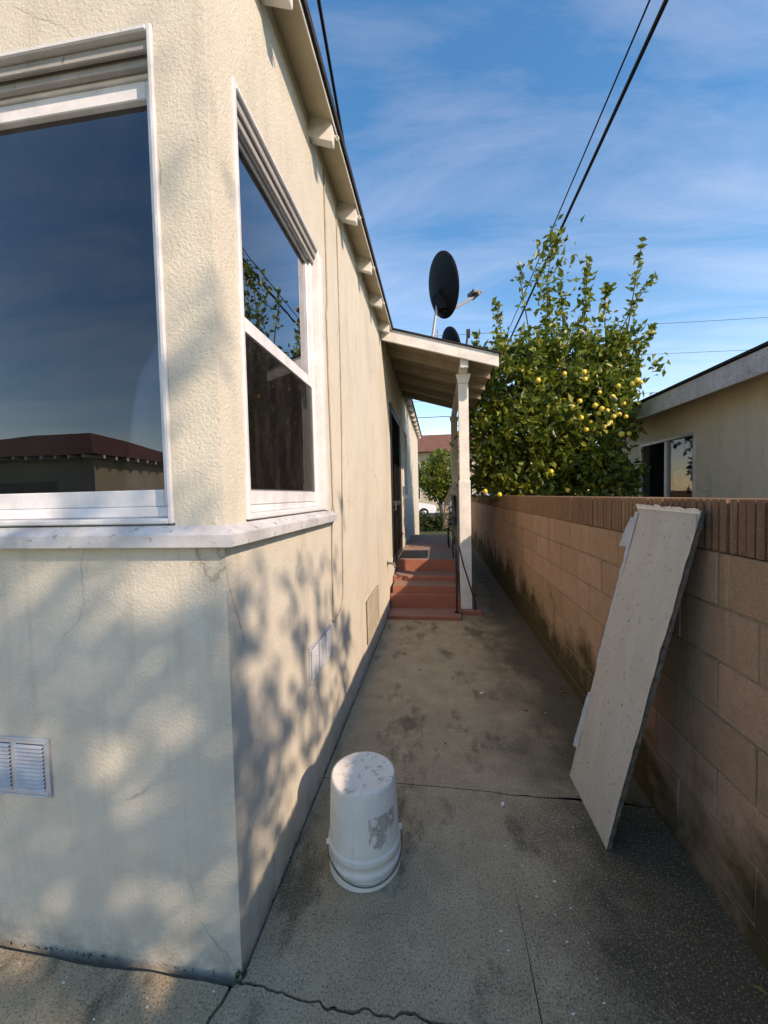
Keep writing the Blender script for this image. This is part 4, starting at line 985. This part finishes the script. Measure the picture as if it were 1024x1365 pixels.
wavy('curtain', 'x', NX+.12, NW[0]-.05, ym-.02, 1.47, 1.80, .012, .1, 'drape', nw)
M['teal'] = simple('dark_teal_blind', (.04, .07, .065), .9, .3, 8)
wavy('blind', 'x', NX+.13, NW[0]-.05, ym-.02, 1.80, 2.4, .008, .1, 'teal', nw)

# ------------------------------------------------------------------ house behind the camera (mirrored in the front window)
gh = tag(empty('garage_house', (-14.2, -11, 0)), 'beige garage with brown hip roof mirrored in the front window', 'garage')
def ghp(o): return sp(o, gh, (-14.2, -11, 0))
GX1, GX0, GY1, GY0 = -12.9, -24.5, -11.0, -19.5
ghp(box('wall', GX0, GX1, GY0, GY1, -.05, 3.25, 'garage', None, 0))
bm = bmesh.new(); e = .55; zb = 3.3; v_ = [(GX0-e, GY0-e, zb), (GX1+e, GY0-e, zb), (GX1+e, GY1+e, zb), (GX0-e, GY1+e, zb), (GX0+4.2, (GY0+GY1)/2, 5.0), (GX1-4.2, (GY0+GY1)/2, 5.0)]
q = [bm.verts.new(p) for p in v_]
for f_ in ((0, 1, 5, 4), (2, 3, 4, 5), (1, 2, 5), (3, 0, 4), (3, 2, 1, 0)): bm.faces.new([q[i] for i in f_])
ghp(bmobj('roof', bm, 'redroof'))
gme = None
for i in range(16):
    o = box('rafter_tail', GX1+.05, GX1+e-.02, -.05, .05, 3.16, 3.29, 'oldwhite', None, 0) if gme is None else link('rafter_tail', gme, None)
    gme = o.data; o.location.y = GY0+.3+i*.55; ghp(o)
gme = None
for i in range(20):
    o = box('rafter_tail', -.05, .05, GY1+.05, GY1+e-.02, 3.16, 3.29, 'oldwhite', None, 0) if gme is None else link('rafter_tail', gme, None)
    gme = o.data; o.location.x = GX0+.3+i*.6; ghp(o)
M['gdoor'] = simple('garage_door_paint', (.26, .22, .17), .7, .15, 3)
ghp(box('garage_door', -19.5, -14.5, GY1-.01, GY1+.03, -.02, 2.35, 'gdoor', None, .01))

# ------------------------------------------------------------------ street side: cars, far building
def car(name, loc, paint, label, rot=0):
    rt_ = tag(empty(name, loc), label, 'car', 'cars parked along the street'); rt_.rotation_euler = (0, 0, rot)
    # profile (x along the car, z)
    lower = [(-2.2, .42), (-2.25, .75), (-2.1, .95), (-.9, 1.0), (1.0, 1.0), (1.75, .90), (2.2, .78), (2.25, .45), (2.1, .28), (-2.1, .28)]
    bm = bmesh.new(); prism(bm, lower, 'y', -.85, .85); bmesh.ops.bevel(bm, geom=[e_ for e_ in bm.edges], offset=.05, segments=2, affect='EDGES'); bmobj('body', bm, paint, rt_, False)
    cab = [(-1.75, .98), (-1.35, 1.5), (.15, 1.52), (.95, .98)]
    bm = bmesh.new()
    A = [bm.verts.new((x, -.80+.12*(z > 1.2), z)) for x, z in cab]; B = [bm.verts.new((x, .80-.12*(z > 1.2), z)) for x, z in cab]
    bm.faces.new(A); bm.faces.new(B[::-1])
    for i in range(4): bm.faces.new((A[i], B[i], B[(i+1) % 4], A[(i+1) % 4]))
    bmesh.ops.bevel(bm, geom=[e_ for e_ in bm.edges], offset=.03, segments=1, affect='EDGES'); bmobj('cabin', bm, paint, rt_)
    for sgn in (-1, 1):
        for (xa, xb, xc, xd) in ((-1.5, -1.25, -.55, -.55), (-.45, -.45, .1, .6)):
            bm = bmesh.new(); yq = lambda z: sgn*(.806-.12*(z-.98)/.52*.98+.004)
            pts_ = [(xa, 1.06), (xb, 1.42), (xc, 1.42), (xd, 1.06)]
            bm.faces.new([bm.verts.new((x, yq(z), z)) for x, z in pts_]); bmobj('window', bm, 'rubber', rt_)
        for xw in (-1.35, 1.4):
            b = bmesh.new(); lathe(b, [(.19, -.1), (.30, -.1), (.33, -.07), (.33, .07), (.30, .1), (.19, .1), (.19, -.1)], 24); wh = bmobj('wheel', b, 'tyre', rt_, True); wh.rotation_euler = (R(90), 0, 0); wh.location = (xw, sgn*.80, .33)
            b = bmesh.new(); lathe(b, [(0, .085*sgn*-1+.0), (.08, -.09*sgn), (.19, -.08*sgn), (.195, 0)], 20); bmobj('rim', b, 'rim', wh, True)
        bm = bmesh.new(); bx(bm, 2.12, 2.235, sgn*.62-.15, sgn*.62+.15, .62, .74, .01); bmobj('headlight', bm, 'rim', rt_)
        bm = bmesh.new(); bx(bm, -2.262, -2.15, sgn*.65-.12, sgn*.65+.12, .72, .86, .01); bmobj('tail_lamp', bm, 'redlamp', rt_)
    return rt_
car('parked_car', (-2.35, 27.6, -.03), 'carwhite', 'white car parked in the street beyond the front hedge')
car('parked_car', (2.45, 31.2, -.03), 'bluepaint', 'silver blue car across the street behind the white car', math.pi)
fb = tag(empty('apartment_building', (0, 45, 0)), 'two storey building with red brown roof across the street', 'building')
def fbp(o): return sp(o, fb, (0, 45, 0))
fbp(box('wall', -9, 12, 45, 54, -.05, 6.3, 'garage', None, 0))
bm = bmesh.new(); zb = 6.3; v_ = [(-9.8, 44.0, zb), (12.8, 44.0, zb), (12.8, 54.8, zb), (-9.8, 54.8, zb), (-5, 49.4, 8.9), (8, 49.4, 8.9)]
q = [bm.verts.new(p) for p in v_]
for f_ in ((0, 1, 5, 4), (2, 3, 4, 5), (1, 2, 5), (3, 0, 4), (3, 2, 1, 0)): bm.faces.new([q[i] for i in f_])
fbp(bmobj('roof', bm, 'redroof'))
for fx in (-7, -3.4, -.6, 2.4, 5.4, 8.6):
    for fz in (1.0, 3.9):
        bm = bmesh.new(); rect_frame(bm, 'y', fx, fx+1.5, fz, fz+1.3, .08, 44.96, 45.0-.002); wf = fbp(bmobj('window', bm, 'oldwhite'))
        bm = bmesh.new(); bx(bm, fx+.081, fx+1.419, 44.975, 44.985, fz+.081, fz+1.219); bmobj('pane', bm, 'rubber', wf)
fbp(box('balcony', -6, 6, 44.1, 44.99, 3.1, 3.3, 'polewood', None, .02))

# ------------------------------------------------------------------ overhead wires and poles
def pole(x, y, h, arm, axis, label):
    r_ = tag(empty('utility_pole', (x, y, -.05)), label, 'pole', 'utility poles')
    bm = bmesh.new(); tube(bm, [(0, 0, 0), (0, 0, h)], [.15, .11], 12); bmobj('shaft', bm, 'polewood', r_, True)
    for k_, zz in enumerate(arm):
        bm = bmesh.new()
        if axis == 'x': bx(bm, -2.2, 2.2, -.16, -.06, zz-.06, zz+.06)
        else: bx(bm, -.16, -.06, -1.2, 1.2, zz-.06, zz+.06)
        bmobj('crossarm', bm, 'polewood', r_)
    return r_
pole(.6, -30, 7.6, [6.95], 'x', 'wooden utility pole behind the garage side of the lot')
def span(name, p, q, sag, r, label, n=60):
    p, q = Vector(p), Vector(q); pts_ = []
    for i in range(n+1):
        t = i/n; pts_.append(p.lerp(q, t)-Vector((0, 0, sag*4*t*(1-t))))
    bm = bmesh.new(); tube(bm, pts_, r, 6); return tag(bmobj(name, bm, 'wire', None, True), label, 'wire', 'overhead wires')
def z_through(zt, yt, y0, y1, z0, sag):       # far-end height so that the sagging span passes height zt at yt
    t = (yt-y0)/(y1-y0); return (zt+sag*4*t*(1-t)-z0*(1-t))/t
for x, zt, r, lb in ((2.17, 6.0, .024, 'thick bundled power cable overhead running toward the citrus tree'), (2.03, 6.03, .010, 'thin overhead wire strung beside the thick power cable')):
    z1 = z_through(zt, 6, -30, 44.2, 6.9, .75); span('overhead_wire', (x, -30.0, 6.9), (x, 44.05, z1), .75, r, lb, 90)
span('overhead_wire', (1.634, -30.0, 6.95), (-.937, 6.0, 4.4), .02, .012, 'single overhead wire dropping to the stucco house roof')
bm = bmesh.new(); tube(bm, [(-.937, 6.0, roofz(-.937)+.04), (-.937, 6.0, 4.36), (-.937, 5.97, 4.42), (-.937, 5.90, 4.42)], [.025, .025, .03, .035], 10); hp(bmobj('service_mast', bm, 'mast', None, True))
pole(34, 22, 11, [7.2, 9.0, 9.9], 'y', 'wooden utility pole beyond the neighbour house'); pole(-30, 22, 11, [7.0, 9.2, 10.1], 'y', 'wooden utility pole far beyond the stucco house')
for za, zb_, yy, lbw in ((10.9, 9.3, 21.3, 'highest thin distant wire crossing the sky beyond the citrus tree'), (9.9, 7.9, 21.9, 'middle of three thin distant wires beyond the citrus tree'), (7.6, 6.4, 22.5, 'lowest thin distant wire just above the neighbour roof')): span('overhead_wire', (-29.9, yy, za), (33.9, yy, zb_), .3, .009, lbw)
span('overhead_wire', (-29.9, 22.6, 6.05), (33.9, 22.6, 6.0), .15, .02, 'thick cable crossing the sky below the porch roof')
bpy.context.view_layer.update()
